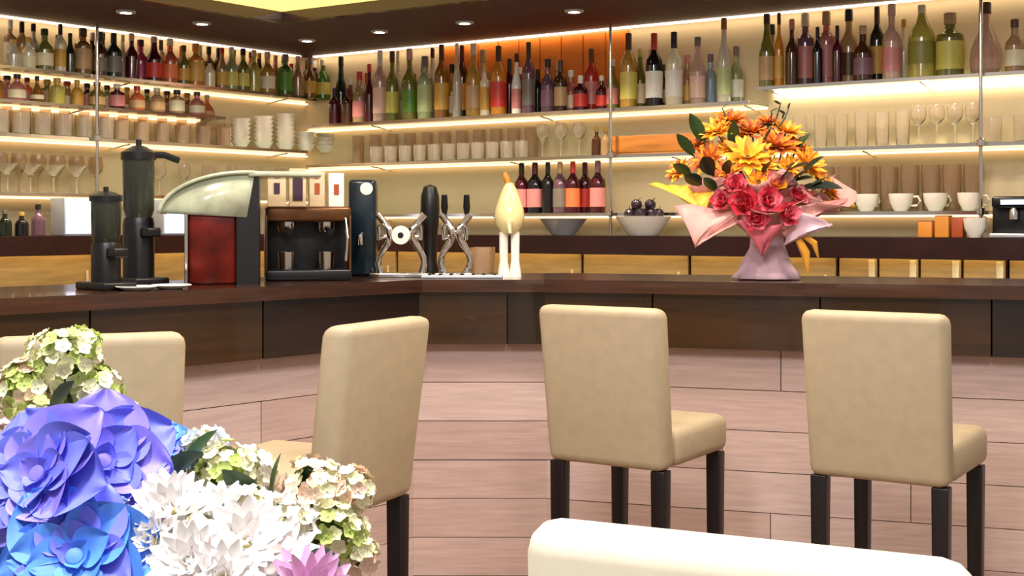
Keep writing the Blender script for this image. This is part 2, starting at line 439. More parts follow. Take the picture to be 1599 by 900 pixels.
LAB = {'wine': (.12, .48), 'round': (.12, .42), 'slim': (.1, .42), 'square': (.12, .55), 'flask': (.14, .3), 'cone': (.2, .5)}
CAPR = {'wine': (.38, .77), 'round': (.42, .84), 'slim': (.42, .86), 'square': (.46, .82), 'flask': (.34, .84), 'cone': (.3, .88)}
meshcache = {}
def bottle_mesh(kind, part, mt):
    k = (kind, part, mt)
    if k in meshcache: return meshcache[k]
    m = MB()
    if part == 'body': m.lathe(PROF[kind], 16 if kind != 'square' else 14)
    elif part == 'cap':
        r, z = CAPR[kind]; m.lathe([(r * .9, z), (r, z + .01), (r, .99), (r * .85, 1.0), (0, 1.0)], 12)
    else:
        a, b = LAB[kind]
        def rad(z):
            p = PROF[kind]
            for (r0, z0), (r1, z1) in zip(p[:-1], p[1:]):
                if z0 <= z <= z1 and z1 > z0: return r0 + (r1 - r0) * (z - z0) / (z1 - z0)
            return 1
        zs = [a + (b - a) * i / 4 for i in range(5)]
        m.lathe([(rad(a) * .98, a)] + [(rad(z) * 1.025, z) for z in zs] + [(rad(b) * .98, b)], 16)
    meshcache[k] = m.mesh(part, mt)
    return meshcache[k]
COLN = {'olive': '8f8a3a', 'amber': 'a8702a', 'gold': 'd8a848', 'brown': '5c3518', 'dark green': '26331a', 'clear': 'e9e2cc', 'pale pink': 'e6bfae',
        'magenta': 'c0416e', 'dark red': '5a1420', 'coral': 'f07a48', 'red': 'd23a30', 'orange': 'f0a030', 'cream': 'f4e6c4', 'pale green': 'b9c48c',
        'green': '5f8f2c', 'yellow': 'd9cc62', 'black': '1a1618', 'mauve': '8a6474', 'rose': 'd98a86', 'pale blue': 'b0c4d2', 'white': 'f8f2e6', 'grey': '7d7268', 'tan': 'c9a274'}
def cmat(cn, glass=True):
    if glass:
        return mat('bottle ' + cn, COLN[cn], 0.12, trans=0.45 if cn not in ('black', 'white', 'cream') else 0.1, var=0.15, scale=3, coat=0.3).name
    return mat('paint ' + cn, COLN[cn], 0.4, var=0.08, scale=10).name
def bottle(loc, H, Rr, kind, cn, cap, lab, label, group):
    t = thing('bottle', label, 'bottle', loc, random.uniform(0, 6), group)
    sc = (Rr, Rr, H)
    put('body', bottle_mesh(kind, 'body', cmat(cn)), t, scale=sc)
    put('cap', bottle_mesh(kind, 'cap', cmat(cap, False)), t, scale=sc)
    if lab: put('label', bottle_mesh(kind, 'label', cmat(lab, False)), t, scale=sc)
    return t
KW = {'wine': 'wine bottle', 'round': 'bottle', 'slim': 'slim bottle', 'square': 'square-shouldered bottle', 'flask': 'round-bellied bottle', 'cone': 'tapering bottle'}
FILL = ['tan', 'amber', 'olive', 'cream', 'rose', 'brown', 'gold', 'pale green', 'dark red', 'dark green', 'clear']
def bottle_row(side, z, rows, where, group, lim=None, fill=True):
    used = {0: [], 1: []}; out = {0: [], 1: []}
    for px, top, wd, kind, cn, cap, lab in sorted(rows, key=lambda r: (r[2] < 34, r[0])):
        best = None
        if wd >= 34:                                    # wide bottles take the whole depth of the shelf
            s = ws(side, px, 0.13); p = wl(side, s, 0.13); sc = F / p.y; Rr = min(wd / 2 / sc, 0.072)
            used[0].append((s, Rr + .004)); used[1].append((s, Rr + .004))
            out[0].append((s, p, min((CZ + (HZ - top) / sc) - z, Z_SOF - 0.025 - z), Rr, kind, cn, cap, lab)); continue
        for row, o in ((0, 0.175), (1, 0.08)):
            s = ws(side, px, o); p = wl(side, s, o); sc = F / p.y
            Rr = min(wd * 1.12 / 2 / sc, 0.046 if wd < 34 else 0.075)
            room = min([abs(s - q) - rq for q, rq in used[row]] + [9])
            if best is None or room > best[0]: best = (room, row, s, p, sc, Rr)
            if room >= Rr: best = (room, row, s, p, sc, Rr); break
        room, row, s, p, sc, Rr = best
        if room < 0.019: continue
        Rr = max(0.018, min(Rr, room - 0.002))
        used[row].append((s, Rr))
        H = max(0.14, min((CZ + (HZ - top) / sc) - z, (lim or Z_SOF - 0.02) - z - 0.005))
        out[row].append((s, p, H, Rr, kind, cn, cap, lab))
    if fill:
        lo = min(q for r in used.values() for q, _ in r); hi = max(q for r in used.values() for q, _ in r)
        for row, o in ((1, 0.08), (0, 0.175)):
            s = lo
            while s < hi:
                s += 0.011
                room = min([abs(s - q) - rq for q, rq in used[row]] + [9])
                if room < 0.031: continue
                Rr = min(room - 0.001, random.uniform(.03, .04)); used[row].append((s, Rr))
                kind = random.choice(['wine', 'round', 'slim', 'square', 'round'])
                H = min(random.uniform(.22, .33), (lim or Z_SOF - 0.02) - z - 0.005)
                out[row].append((s, wl(side, s, o), H, Rr, kind, random.choice(FILL), random.choice(['black', 'gold', 'brown', 'white', 'red', 'tan']), random.choice(['cream', 'tan', None, 'rose', 'gold'])))
    for row in out:
        for i, (s, p, H, Rr, kind, cn, cap, lab) in enumerate(sorted(out[row], key=lambda r: r[1].x / r[1].y)):
            lb = f"{cn} {KW[kind]}, {cap} cap, {ORD[i]} from left, {('front', 'rear')[row]} row, {where}"
            bottle((p.x, p.y, z), H, Rr, kind, cn, cap, lab, lb, group)
Lrow = [(22, 62, 20, 'slim', 'clear', 'gold', None), (45, 58, 20, 'round', 'cream', 'gold', 'cream'),
 (70, 45, 24, 'round', 'olive', 'dark green', 'cream'), (93, 55, 24, 'round', 'gold', 'dark green', 'tan'), (110, 52, 14, 'slim', 'dark green', 'dark green', None),
 (130, 44, 24, 'square', 'amber', 'brown', 'tan'), (157, 50, 20, 'round', 'brown', 'dark green', 'grey'), (178, 52, 22, 'wine', 'dark green', 'black', 'grey'),
 (192, 32, 13, 'slim', 'clear', 'white', 'white'), (206, 42, 18, 'round', 'dark red', 'pale pink', None), (220, 62, 22, 'round', 'magenta', 'dark red', 'magenta'),
 (241, 32, 22, 'slim', 'dark red', 'pale pink', 'red'), (266, 46, 22, 'round', 'coral', 'cream', 'coral'), (284, 72, 18, 'wine', 'red', 'coral', 'dark red'),
 (306, 68, 28, 'square', 'orange', 'orange', 'gold'), (328, 92, 16, 'round', 'cream', 'brown', None), (342, 72, 18, 'wine', 'brown', 'black', 'tan'),
 (362, 64, 18, 'slim', 'pale green', 'white', 'yellow'), (380, 72, 18, 'round', 'olive', 'black', 'yellow'), (397, 72, 18, 'round', 'yellow', 'pale pink', None),
 (418, 78, 22, 'round', 'gold', 'pale pink', 'cream'), (446, 82, 28, 'square', 'green', 'grey', 'green'), (466, 86, 18, 'slim', 'tan', 'pale pink', None),
 (484, 90, 18, 'round', 'amber', 'grey', 'gold'), (505, 88, 22, 'round', 'green', 'cream', 'yellow'), (521, 86, 14, 'slim', 'clear', 'white', None)]
bottle_row('L', Z1L, Lrow, 'top left shelf', 'bottles on the top left shelf')
Crow = [(523, 138, 16, 'wine', 'dark red', 'black', None), (543, 138, 18, 'wine', 'brown', 'dark red', None), (533, 85, 18, 'slim', 'dark green', 'black', None), (562, 112, 20, 'round', 'tan', 'red', 'rose'), (577, 100, 14, 'slim', 'dark red', 'red', None),
 (594, 64, 20, 'wine', 'pale pink', 'white', 'pale pink'), (613, 80, 18, 'round', 'olive', 'brown', 'yellow'), (622, 60, 12, 'slim', 'clear', 'cream', None), (640, 76, 28, 'round', 'olive', 'pale pink', 'green'),
 (664, 88, 26, 'square', 'pale green', 'grey', 'pale green'), (676, 62, 14, 'slim', 'cream', 'brown', None), (690, 66, 20, 'wine', 'amber', 'brown', 'gold'), (706, 100, 16, 'round', 'gold', 'black', 'cream'), (714, 62, 12, 'slim', 'clear', 'white', None), (722, 66, 18, 'wine', 'brown', 'dark red', 'orange'),
 (740, 68, 22, 'round', 'gold', 'cream', 'tan'), (755, 78, 22, 'square', 'pale pink', 'tan', 'rose'), (779, 72, 24, 'wine', 'orange', 'brown', 'red'), (796, 92, 16, 'wine', 'dark red', 'black', None),
 (807, 84, 14, 'slim', 'white', 'black', 'rose'), (826, 66, 18, 'wine', 'mauve', 'brown', 'grey'), (840, 108, 14, 'wine', 'black', 'black', None), (856, 92, 20, 'round', 'mauve', 'black', 'mauve'), (876, 94, 18, 'wine', 'brown', 'brown', 'tan'),
 (892, 110, 20, 'round', 'rose', 'white', 'cream'), (907, 118, 20, 'wine', 'dark red', 'white', 'red'), (924, 76, 20, 'wine', 'red', 'brown', 'rose'), (940, 118, 16, 'round', 'dark red', 'white', 'red'), (954, 96, 20, 'round', 'rose', 'tan', 'rose'),
 (982, 52, 26, 'wine', 'gold', 'brown', 'yellow'), (1000, 76, 16, 'slim', 'olive', 'yellow', 'cream'), (1022, 52, 26, 'wine', 'black', 'red', 'white'), (1053, 50, 24, 'wine', 'cream', 'black', 'white'), (1074, 86, 20, 'round', 'tan', 'rose', 'gold'),
 (1090, 58, 22, 'slim', 'pale pink', 'grey', 'pale pink'), (1110, 84, 20, 'round', 'pale blue', 'mauve', None), (1131, 20, 20, 'slim', 'clear', 'amber', 'pale green'), (1150, 72, 20, 'round', 'pale green', 'grey', 'white')]
bottle_row('R', Z1C, Crow, 'top corner shelf', 'bottles on the top shelf right of the corner')
Rrow = [(1198, 6, 22, 'slim', 'olive', 'brown', 'tan'), (1206, 38, 20, 'round', 'tan', 'dark green', None), (1217, 20, 30, 'round', 'orange', 'brown', 'gold'), (1237, 30, 18, 'round', 'brown', 'rose', None), (1258, 10, 28, 'square', 'mauve', 'cream', 'rose'),
 (1277, 42, 14, 'wine', 'black', 'black', None), (1291, 8, 28, 'square', 'rose', 'tan', 'rose'), (1308, 40, 14, 'wine', 'dark red', 'black', None), (1326, 12, 26, 'round', 'tan', 'black', 'brown'), (1348, 40, 26, 'round', 'brown', 'tan', 'mauve'), (1370, 10, 20, 'wine', 'dark green', 'brown', 'gold'),
 (1393, 6, 26, 'round', 'pale pink', 'pale pink', 'rose'), (1412, 30, 18, 'slim', 'cream', 'gold', None), (1440, 8, 42, 'cone', 'yellow', 'cream', 'olive'), (1484, 20, 42, 'square', 'olive', 'tan', 'yellow'), (1540, 4, 58, 'flask', 'pale pink', 'brown', None), (1585, 30, 26, 'round', 'tan', 'brown', 'cream')]
bottle_row('R', Z1R, Rrow, 'raised right shelf', 'bottles on the raised right shelf', None, False)
Wrow = [(815, 250, 20, 'wine', 'dark red', 'black', 'rose'), (836, 246, 22, 'wine', 'black', 'dark red', 'rose'), (856, 250, 18, 'wine', 'black', 'black', None), (875, 252, 20, 'wine', 'mauve', 'tan', 'grey'),
 (895, 240, 20, 'wine', 'dark red', 'red', 'coral'), (914, 240, 20, 'wine', 'dark red', 'dark red', 'red'), (934, 238, 22, 'wine', 'dark red', 'mauve', 'rose')]
bottle_row('R', Z3R, Wrow, 'lowest right shelf', 'wine bottles on the lowest shelf', 1.65, False)

Jrow = []
random.seed(31)
for k in range(22):
    px = -4 + 15.6 * k
    Jrow.append((px, 128, random.choice((18, 22, 24)), random.choice(('round', 'square', 'flask')), random.choice(('brown', 'amber', 'rose', 'olive', 'dark red', 'gold', 'tan', 'black', 'coral', 'yellow')), random.choice(('black', 'gold', 'cream', 'brown', 'red')), random.choice(('cream', None, 'tan', 'rose'))))
bottle_row('L', Z1J, Jrow, 'left jar shelf', 'small bottles under the top left shelf', Z1J + 0.145, False)
# ------------------------------------------------------------------ glasses and crockery
GP = {
 'tumbler': [(0, 0), (.032, 0), (.036, .004), (.041, .10), (.0385, .10), (.033, .008), (0, .008)],
 'highball': [(0, 0), (.026, 0), (.029, .004), (.032, .16), (.0295, .16), (.027, .01), (0, .01)],
 'stem': [(0, 0), (.034, 0), (.034, .003), (.006, .008), (.004, .02), (.004, .085), (.012, .095), (.034, .125), (.038, .155), (.032, .19), (.030, .19), (.0355, .155), (.031, .127), (.008, .1), (0, .098)],
 'martini': [(0, 0), (.036, 0), (.036, .003), (.006, .008), (.004, .02), (.004, .07), (.01, .075), (.052, .125), (.05, .125), (.008, .079), (0, .078)],
 'cup': [(0, 0), (.022, 0), (.026, .006), (.038, .03), (.043, .062), (.0405, .062), (.035, .03), (.02, .008), (0, .008)],
}
GM = {}
def glass_row(side, z, off, px0, px1, n, kind, mt, label, cat, group, name, sc=1.0, flip=False):
    key = (kind, mt)
    if key not in GM:
        m = MB(); m.lathe(GP[kind], 14); GM[key] = m.mesh(name, mt)
        if kind == 'cup':
            m = MB(); m.tube([(.038, 0, .05), (.056, 0, .052), (.064, 0, .036), (.052, 0, .02), (.033, 0, .02)], .004, 6); GM['handle'] = m.mesh('handle', mt)
    h = max(zz for _, zz in GP[kind]) * sc
    rad = (0.054 if kind == 'cup' else max(r for r, _ in GP[kind])) * sc
    n = min(n, int(abs(ws(side, px1, off) - ws(side, px0, off)) / (2 * rad + 0.004)) + 1)
    for i in range(n):
        px = px0 + (px1 - px0) * i / max(1, n - 1)
        p = wp(side, px, off)
        lb = label.format(ORD[i])
        rr = (math.pi, 0, random.uniform(0, 6)) if flip else (0, 0, random.uniform(-0.6, 0.6))
        o = tag(put(name, GM[key], None, (p.x, p.y, z + (h if flip else 0)), rr, (sc, sc, sc)), lb, cat, group)
        if kind == 'cup': put('handle', GM['handle'], o)
# left wall
glass_row('L', Z2L, 0.19, 0, 165, 7, 'tumbler', 'clear_glass', 'short clear tumbler, {} from the left in the front row of the middle left shelf', 'glass', 'tumblers on the middle left shelf', 'tumbler', 1.2)
glass_row('L', Z2L, 0.08, 10, 345, 12, 'highball', 'warm_glass', 'tall glass, {} from the left in the rear row of the middle left shelf', 'glass', 'tall glasses on the middle left shelf', 'highball_glass', 0.93)
glass_row('L', Z2L, 0.19, 190, 350, 6, 'tumbler', 'warm_glass', 'amber-tinted tumbler, {} from the left in the middle left shelf front row', 'glass', 'amber tumblers on the middle left shelf', 'tumbler', 1.1)
glass_row('L', Z3L, 0.19, 12, 120, 4, 'martini', 'clear_glass', 'cone-shaped martini glass, {} from the left on the lowest left shelf', 'glass', 'martini glasses on the lowest left shelf', 'martini_glass', 1.2)
glass_row('L', Z3L, 0.08, 0, 150, 6, 'stem', 'warm_glass', 'stemmed wine glass, {} from the left on the lowest left shelf', 'glass', 'wine glasses on the lowest left shelf', 'wine_glass', 1.1)
glass_row('L', Z3L, 0.14, 250, 440, 6, 'stem', 'clear_glass', 'stemmed glass, {} from the left behind the red machine on the lowest shelf', 'glass', 'stemmed glasses behind the red machine', 'wine_glass', 1.0)
# plates in stacks next to the cups: a few thick white bowls
for i, px in enumerate((376, 412, 446, 478, 508)):
    p = wp('L', px, 0.17); t = thing('bowl_stack', f'stack of white bowls near the corner, {ORD[i]} from the left', 'bowls', (p.x, p.y, Z2L), 0, 'stacks of white bowls')
    for j in range((6, 7, 8, 4, 4)[i]):
        m = MB(); m.lathe([(0, 0), (.03, 0), (.036, .006), (.062, .045), (.059, .045), (.03, .008), (0, .008)], 16); m.build('bowl', 'porcelain', t, (0, 0, .026 * j))
# right wall, middle shelf
glass_row('R', Z2R, 0.20, 588, 815, 11, 'tumbler', 'clear_glass', 'clear tumbler, {} from the left in the front row right of the corner', 'glass', 'tumblers on the shelf right of the corner', 'tumbler', 1.0)
glass_row('R', Z2R, 0.08, 560, 830, 11, 'highball', 'warm_glass', 'tall glass, {} from the left in the rear row right of the corner', 'glass', 'tall glasses right of the corner', 'highball_glass', 1.15)
glass_row('R', Z2R, 0.18, 848, 905, 4, 'stem', 'clear_glass', 'stemmed glass above the wine bottles, {} from the left', 'glass', 'stemmed glasses above the wine bottles', 'wine_glass', 1.0)
glass_row('R', Z2R, 0.18, 1250, 1410, 6, 'highball', 'clear_glass', 'clear tall glass right of the bouquet, {} from the left on the middle shelf', 'glass', 'tall glasses right of the bouquet', 'highball_glass', 1.05)
glass_row('R', Z2R, 0.18, 1435, 1520, 4, 'stem', 'clear_glass', 'stemmed glass on the right middle shelf, {} of four before the upright', 'glass', 'stemmed glasses before the chrome upright', 'wine_glass', 1.0)
glass_row('R', Z2R, 0.18, 1548, 1600, 3, 'tumbler', 'clear_glass', 'tumbler at the right end of the middle shelf, {} after the upright', 'glass', 'tumblers after the chrome upright', 'tumbler', 1.2)
glass_row('R', Z3R, 0.07, 1290, 1520, 10, 'highball', 'warm_glass', 'tall amber-tinted glass behind the white cups, {} from the left', 'glass', 'tall glasses behind the white cups', 'highball_glass', 1.4)
glass_row('R', Z3R, 0.20, 1300, 1515, 7, 'cup', 'porcelain', 'white cup on the lowest right shelf, {} from the left', 'cup', 'white cups on the lowest right shelf', 'cup', 1.35)
# brown wooden trays on the middle shelf left of the bouquet
p = wp('R', 1030, 0.13)
t = thing('serving_tray', 'long orange-brown wooden serving box on the middle shelf above the bouquet', 'box', (p.x, p.y, Z2R), WANG['R'])
mat('tray_wood', 'b5702c', 0.5, var=0.3, scale=4, stretch=(1, 1, 8))
m = MB(); m.box((0, 0, .006), (.50, .16, .012)); m.build('base', 'tray_wood', t)
for y in (-.078, .078): m = MB(); m.box((0, y, .057), (.50, .012, .09), bev=.003); m.build('side', 'tray_wood', t)
for x in (-.244, .244): m = MB(); m.box((x, 0, .057), (.012, .142, .09), bev=.003); m.build('end', 'tray_wood', t)
p = wp('R', 968, 0.15)
for i, px in enumerate((932, 946)):
    p = wp('R', px, 0.16)
    bottle((p.x, p.y, Z2R), 0.16, 0.028, 'round', ('brown', 'tan')[i], 'gold', None, ('small brown jar bottle left of the wooden serving box', 'small tan jar bottle touching the wooden serving box')[i], 'small bottles by the serving box')

# ------------------------------------------------------------------ things on the back counter
def onbc(side, px, off=0.36): return wp(side, px, off)
# lit cooler windows behind the grinders
for px, wd, nm in ((118, 0.19, 'bright glass-door counter cooler left of the black grinders'), (268, 0.18, 'bright glass-door counter cooler between the black grinders and the red machine'), (548, 0.16, 'bright narrow glass-door cooler behind the dark bottle')):
    side = 'L' if px < 500 else 'R'
    p = onbc(side, px, 0.36); t = thing('counter_cooler', nm, 'cooler', (p.x, p.y, Z_BC), WANG[side], 'small coolers on the back counter')
    hh = 0.195 if side == 'L' else 0.10
    m = MB(); m.box((0, 0.015, hh / 2), (wd, 0.13, hh), bev=.006); m.build('housing', 'steel', t)
    m = MB(); m.box((0, -0.054, hh / 2), (wd - 0.02, 0.008, hh - 0.02)); m.build('door', 'screen', t, smooth=False)
    m = MB(); m.box((wd / 2 - .016, -0.063, hh / 2), (.008, .01, hh * .7), bev=.002); m.build('handle', 'chrome', t)
# dark jars at the far left end
for i, px in enumerate((8, 34, 60)):
    p = onbc('L', px, 0.33)
    bottle((p.x, p.y, Z_BC), (0.13, 0.12, .16, .14)[i], 0.034, 'round', ('dark green', 'black', 'mauve', 'black')[i], ('grey', 'gold', 'black', 'black')[i], None,
           f'short dark bottle at the left end of the back counter, {ORD[i]} from the left', 'dark bottles on the left back counter')
# steel bowl, basket of dark fruit
p = onbc('R', 880, 0.36); t = thing('steel_bowl', 'wide shallow steel bowl on the back counter below the wine bottles', 'bowl', (p.x, p.y, Z_BC))
m = MB(); m.lathe([(0, 0), (.06, 0), (.07, .01), (.125, .085), (.13, .088), (.12, .083), (.065, .014), (0, .012)], 28); m.build('bowl', 'steel', t)
p = onbc('R', 1005, 0.36); t = thing('fruit_bowl', 'white bowl on the back counter left of the bouquet', 'bowl', (p.x, p.y, Z_BC))
m = MB(); m.lathe([(0, 0), (.075, 0), (.085, .008), (.14, .09), (.145, .10), (.135, .095), (.08, .014), (0, .012)], 28); m.build('bowl', 'porcelain', t)
mat('fruit', '241424', 0.3, var=0.5, scale=14)
m = MB(); m.lathe([(0, -.030), (.018, -.026), (.029, -.008), (.030, .006), (.020, .022), (.006, .027), (0, .025)], 12); fm = m.mesh('plum', 'fruit')
m = MB(); m.tube([(0, 0, .024), (.004, 0, .036), (.009, 0, .044)], .0022, 5); fs = m.mesh('stem', 'leg_dark')
for k, (dx, dy, dz) in enumerate([(-.07, 0, .112), (-.02, -.055, .112), (.04, -.05, .112), (.08, 0.01, .112), (.02, .05, .112), (-.035, .05, .112), (0, 0, .114), (.036, 0.0, .160), (-.036, -.01, .160)]):
    o = tag(put('plum', fm, None, (p.x + dx, p.y + dy, Z_BC + dz), (random.uniform(-.5, .5), random.uniform(-.5, .5), 0)), 'dark purple plum ' + ['at the left edge', 'at the front left', 'at the front right', 'at the right edge', 'at the back right', 'at the back left', 'in the middle', 'on top at right', 'on top at left'][k] + ' of the heap in the white bowl', 'plum', 'plums in the white bowl')
    put('stem', fs, o)
# right end: orange boxes, cup on a tray, black coffee machine
mat('orange_box', 'd98a30', 0.5, var=0.2); mat('rust_box', 'a8481c', 0.5, var=0.2)
for i, (px, wd, hh, mt, nm) in enumerate([(1448, .062, .07, 'orange_box', 'small orange carton on the back counter right of the bouquet'), (1474, .062, .095, 'orange_box', 'taller orange carton on the back counter beside the rust-red one'), (1498, .05, .085, 'rust_box', 'rust-red carton on the back counter left of the espresso cup')]):
    p = onbc('R', px, 0.38); t = thing('carton', nm, 'carton', (p.x, p.y, Z_BC), WANG['R'], 'cartons on the back counter')
    m = MB(); m.box((0, 0, hh / 2), (wd, .07, hh), bev=.003); m.build('box', mt, t)
    m = MB(); m.box((0, 0, hh + .002), (wd * .98, .068, .004)); m.build('lid', 'rust_box', t)
p = onbc('R', 1523, 0.42); o = tag(put('espresso_cup', GM[('cup', 'porcelain')], None, (p.x, p.y, Z_BC), (0, 0, 0.5), (1.2, 1.2, 1.4)), 'single white cup on the back counter beside the black coffee machine', 'cup'); put('handle', GM['handle'], o)
p = onbc('R', 1592, 0.34); t = thing('coffee_machine', 'black coffee machine at the right end of the back counter', 'coffee machine', (p.x, p.y, Z_BC), WANG['R'])
m = MB(); m.box((0, 0.02, .09), (.20, .18, .18), bev=.012); m.build('body', 'black', t)
m = MB(); m.box((0, -.10, .155), (.18, .06, .05), bev=.012); m.build('brew_head', 'black', t)
m = MB(); m.box((0, -.11, .010), (.19, .08, .02), bev=.006); m.build('drip_tray', 'steel', t)
m = MB(); m.lathe([(.018, 0), (.018, .04), (.014, .05), (.014, 0)], 12, (0, -.11, .08)); m.build('spout', 'chrome', t)
m = MB(); m.box((0, -.132, .155), (.10, .004, .02)); m.build('panel', 'screen', t)

# ------------------------------------------------------------------ things on the bar top
def onbar(px, off=0.30):
    p, a = bp(px, off); return p, a
mat('hopper', '34382f', 0.15, trans=0.25, var=0.2)
# two black coffee grinders
for px, top, wd, nm in ((166, 292, 0.13, 'shorter black coffee grinder with grey hopper on the bar at left'), (217, 218, 0.15, 'taller black coffee grinder with grey hopper and wide lid on the bar')):
    p, a = onbar(px, 0.22 if px < 200 else 0.44); sc = F / p.y; H = (CZ + (HZ - top) / sc) - Z_BAR; r = wd / 2 * .68
    t = thing('coffee_grinder', nm, 'coffee grinder', (p.x, p.y, Z_BAR), a, 'coffee grinders on the bar')
    m = MB(); m.box((0, 0, .012), (wd * .86, .17, .024), bev=.006); m.build('base', 'black', t)
    m = MB(); m.lathe([(0, .024), (r, .024), (r, H * .42), (r * .9, H * .46), (0, H * .46)], 20); m.build('motor_housing', 'black', t)
    m = MB(); m.lathe([(0, H * .46), (r * .82, H * .46), (r * .98, H * .52), (r * 1.02, H * .86), (0, H * .86)], 20); m.build('hopper', 'hopper', t)
    m = MB(); m.lathe([(0, H * .86), (r * 1.12, H * .86), (r * 1.12, H * .91), (r * .5, H * .95), (r * .18, H * .96), (r * .18, H), (0, H)], 20); m.build('lid', 'black', t)
    m = MB(); m.box((0, -r - .02, H * .36), (.05, .05, .03), bev=.006); m.build('spout', 'black', t)
    if px > 200:
        m = MB(); m.tube([(r * .3, 0, H * .90), (.09, -.01, H * .90), (.14, -.02, H * .865)], .012, 8); m.build('arm', 'black', t)
# saucers
for i, px in enumerate((214, 268)):
    p, a = onbar(px, 0.10); t = thing('saucer', ('white saucer on the bar in front of the taller grinder', 'white saucer on the bar beside the red machine')[i], 'saucer', (p.x, p.y, Z_BAR), 0, 'saucers on the bar')
    m = MB(); m.lathe([(0, .004), (.03, .004), (.03, 0), (.035, 0), (.062, .012), (.06, .014), (.034, .006), (0, .006)], 24); m.build('dish', 'porcelain', t)
# red machine with a curved glass hood
mat('red_copper', '641509', 0.25, metal=0.4, var=0.6, scale=9); mat('hood_glass', 'c9cfb4', 0.2, trans=0.25, var=0.25, scale=14)
p, a = onbar(352, 0.30); sc = F / p.y
t = thing('ice_cream_machine', 'dark red and black machine under a curved pale glass hood on the bar', 'machine', (p.x, p.y, Z_BAR), R(10))
u = 1 / sc
m = MB(); m.box((-.036, 0, .130), (.155, .20, .26), bev=.010); m.build('red_body', 'red_copper', t)
m = MB(); m.box((-.120, -.06, .130), (.012, .10, .255), bev=.003); m.build('trim_bar', 'chrome', t)
m = MB()
poly = [(.042, 0), (.115, 0), (.115, .355), (.095, .345), (.042, .27)]
va = [m.bm.verts.new((x, -.11, z)) for x, z in poly]; vb = [m.bm.verts.new((x, .11, z)) for x, z in poly]
m.bm.faces.new(va); m.bm.faces.new(vb[::-1])
for k in range(5): m.bm.faces.new((va[k], vb[k], vb[(k + 1) % 5], va[(k + 1) % 5]))
m.build('side_housing', 'black', t, smooth=False)
m = MB()
def hood(i, j):
    ang = math.pi * (0.97 - 0.50 * i); x = .075 + .29 * math.cos(ang); z = .222 + .155 * math.sin(ang)
    return (x, -.125 + .25 * j, z)
m.grid(hood, 14, 4)
o = m.build('glass_hood', 'hood_glass', t); md = o.modifiers.new('thickness', 'SOLIDIFY'); md.thickness = 0.012
m = MB(); m.box((0.20, 0, .366), (.24, .25, .018), bev=.006); m.build('hood_top', 'hood_glass', t)
for y in (-.112, .112):
    m = MB(); c_ = m.bm.verts.new((.075, y, .222)); ring = [m.bm.verts.new((hood(k / 14, 0)[0], y, hood(k / 14, 0)[2])) for k in range(15)]
    for k in range(14): m.bm.faces.new((c_, ring[k], ring[k + 1]))
    o = m.build('end_glass', 'hood_glass', t); md = o.modifiers.new('thickness', 'SOLIDIFY'); md.thickness = 0.008
# cream cartons behind the espresso machine with a dark mark
mat('carton_cream', 'd8c3a0', 0.6, var=0.1); mat('carton_mark', '3a1d38', 0.6, var=0.1)
# espresso machine
p, a = onbar(480, 0.31)
t = thing('espresso_machine', 'dark espresso machine with chrome group handles left of the beer taps', 'espresso machine', (p.x, p.y, Z_BAR), R(12))
m = MB(); m.box((0, .10, .13), (.30, .10, .26), bev=.01); m.build('rear_body', 'black', t)
mat('bronze', '6a4426', 0.3, metal=0.6, var=0.35)
m = MB(); m.box((0, -.01, .235), (.30, .16, .055), bev=.012); m.build('brew_head', 'bronze', t)
m = MB(); m.box((0, -.02, .02), (.30, .17, .04), bev=.008); m.build('drip_tray', 'black', t)
for x in (-.075, .065):
    m = MB(); m.lathe([(0, 0), (.026, 0), (.03, .012), (.03, .04), (0, .04)], 16, (x, -.04, .172)); g = m.build('group_head', 'chrome', t)
    m = MB(); m.tube([(x, -.065, .185), (x + .01, -.13, .172)], [.009, .012], 8); m.build('portafilter_handle', 'black', t)
    m = MB(); m.lathe([(0, 0), (.026, 0), (.030, .06), (.027, .06), (.024, .006), (0, .006)], 14, (x, -.045, .041)); m.build('jug', 'chrome', t)
for x in (-.146, .146): m = MB(); m.box((x, -.05, .125), (.008, .10, .21), bev=.002); m.build('side_frame', 'bronze', t)
m = MB(); m.tube([(.13, -.09, .22), (.135, -.115, .15), (.13, -.11, .07)], .005, 6); m.build('steam_wand', 'chrome', t)
# packages on top of the machine: rest on the rear body
for i, (x, wd, hh) in enumerate([(-.105, .07, .13), (-.03, .065, .14), (.04, .06, .13), (.11, .06, .125)]):
    q = Vector((x, .105)); q.rotate(Matrix.Rotation(R(12), 2))
    o = thing('coffee_carton', ['tall cream carton at the left end on top of the espresso machine', 'tall cream carton with dark purple mark on the espresso machine', 'plain tan carton third from left on the espresso machine', 'pale carton at the right end on top of the espresso machine'][i], 'carton', (p.x + q.x, p.y + q.y, Z_BAR + .262), R(12), 'cartons on the espresso machine')
    m = MB(); m.box((0, 0, hh / 2), (wd - .004, .07, hh), bev=.003); m.build('box', 'carton_cream' if i != 3 else 'porcelain', o)
    m = MB(); m.box((0, -.037, hh * .52), (wd * (.55 if i == 1 else .3), .003, hh * (.7 if i == 1 else .3))); m.build('mark', 'carton_mark' if i < 2 else 'rust_box', o)
# dark tall bottle with pale round label
p, a = onbar(568, 0.42)
mat('teal_dark', '12202a', 0.2, var=0.3)
t = thing('tall_dispenser', 'tall dark blue-black drinks dispenser with pale round badge beside the taps', 'dispenser', (p.x, p.y, Z_BAR), 0)
m = MB(); m.box((0, 0, .185), (.105, .10, .37), bev=.014); m.build('body', 'teal_dark', t)
m = MB(); m.lathe([(0, 0), (.024, 0), (.024, .008), (0, .01)], 20, (.018, -.05, .335), Matrix.Rotation(R(90), 4, 'X')); m.build('badge', 'porcelain', t)
m = MB(); m.tube([(0, -.05, .16), (0, -.085, .155), (0, -.09, .12)], .009, 8); m.build('spout', 'chrome', t)
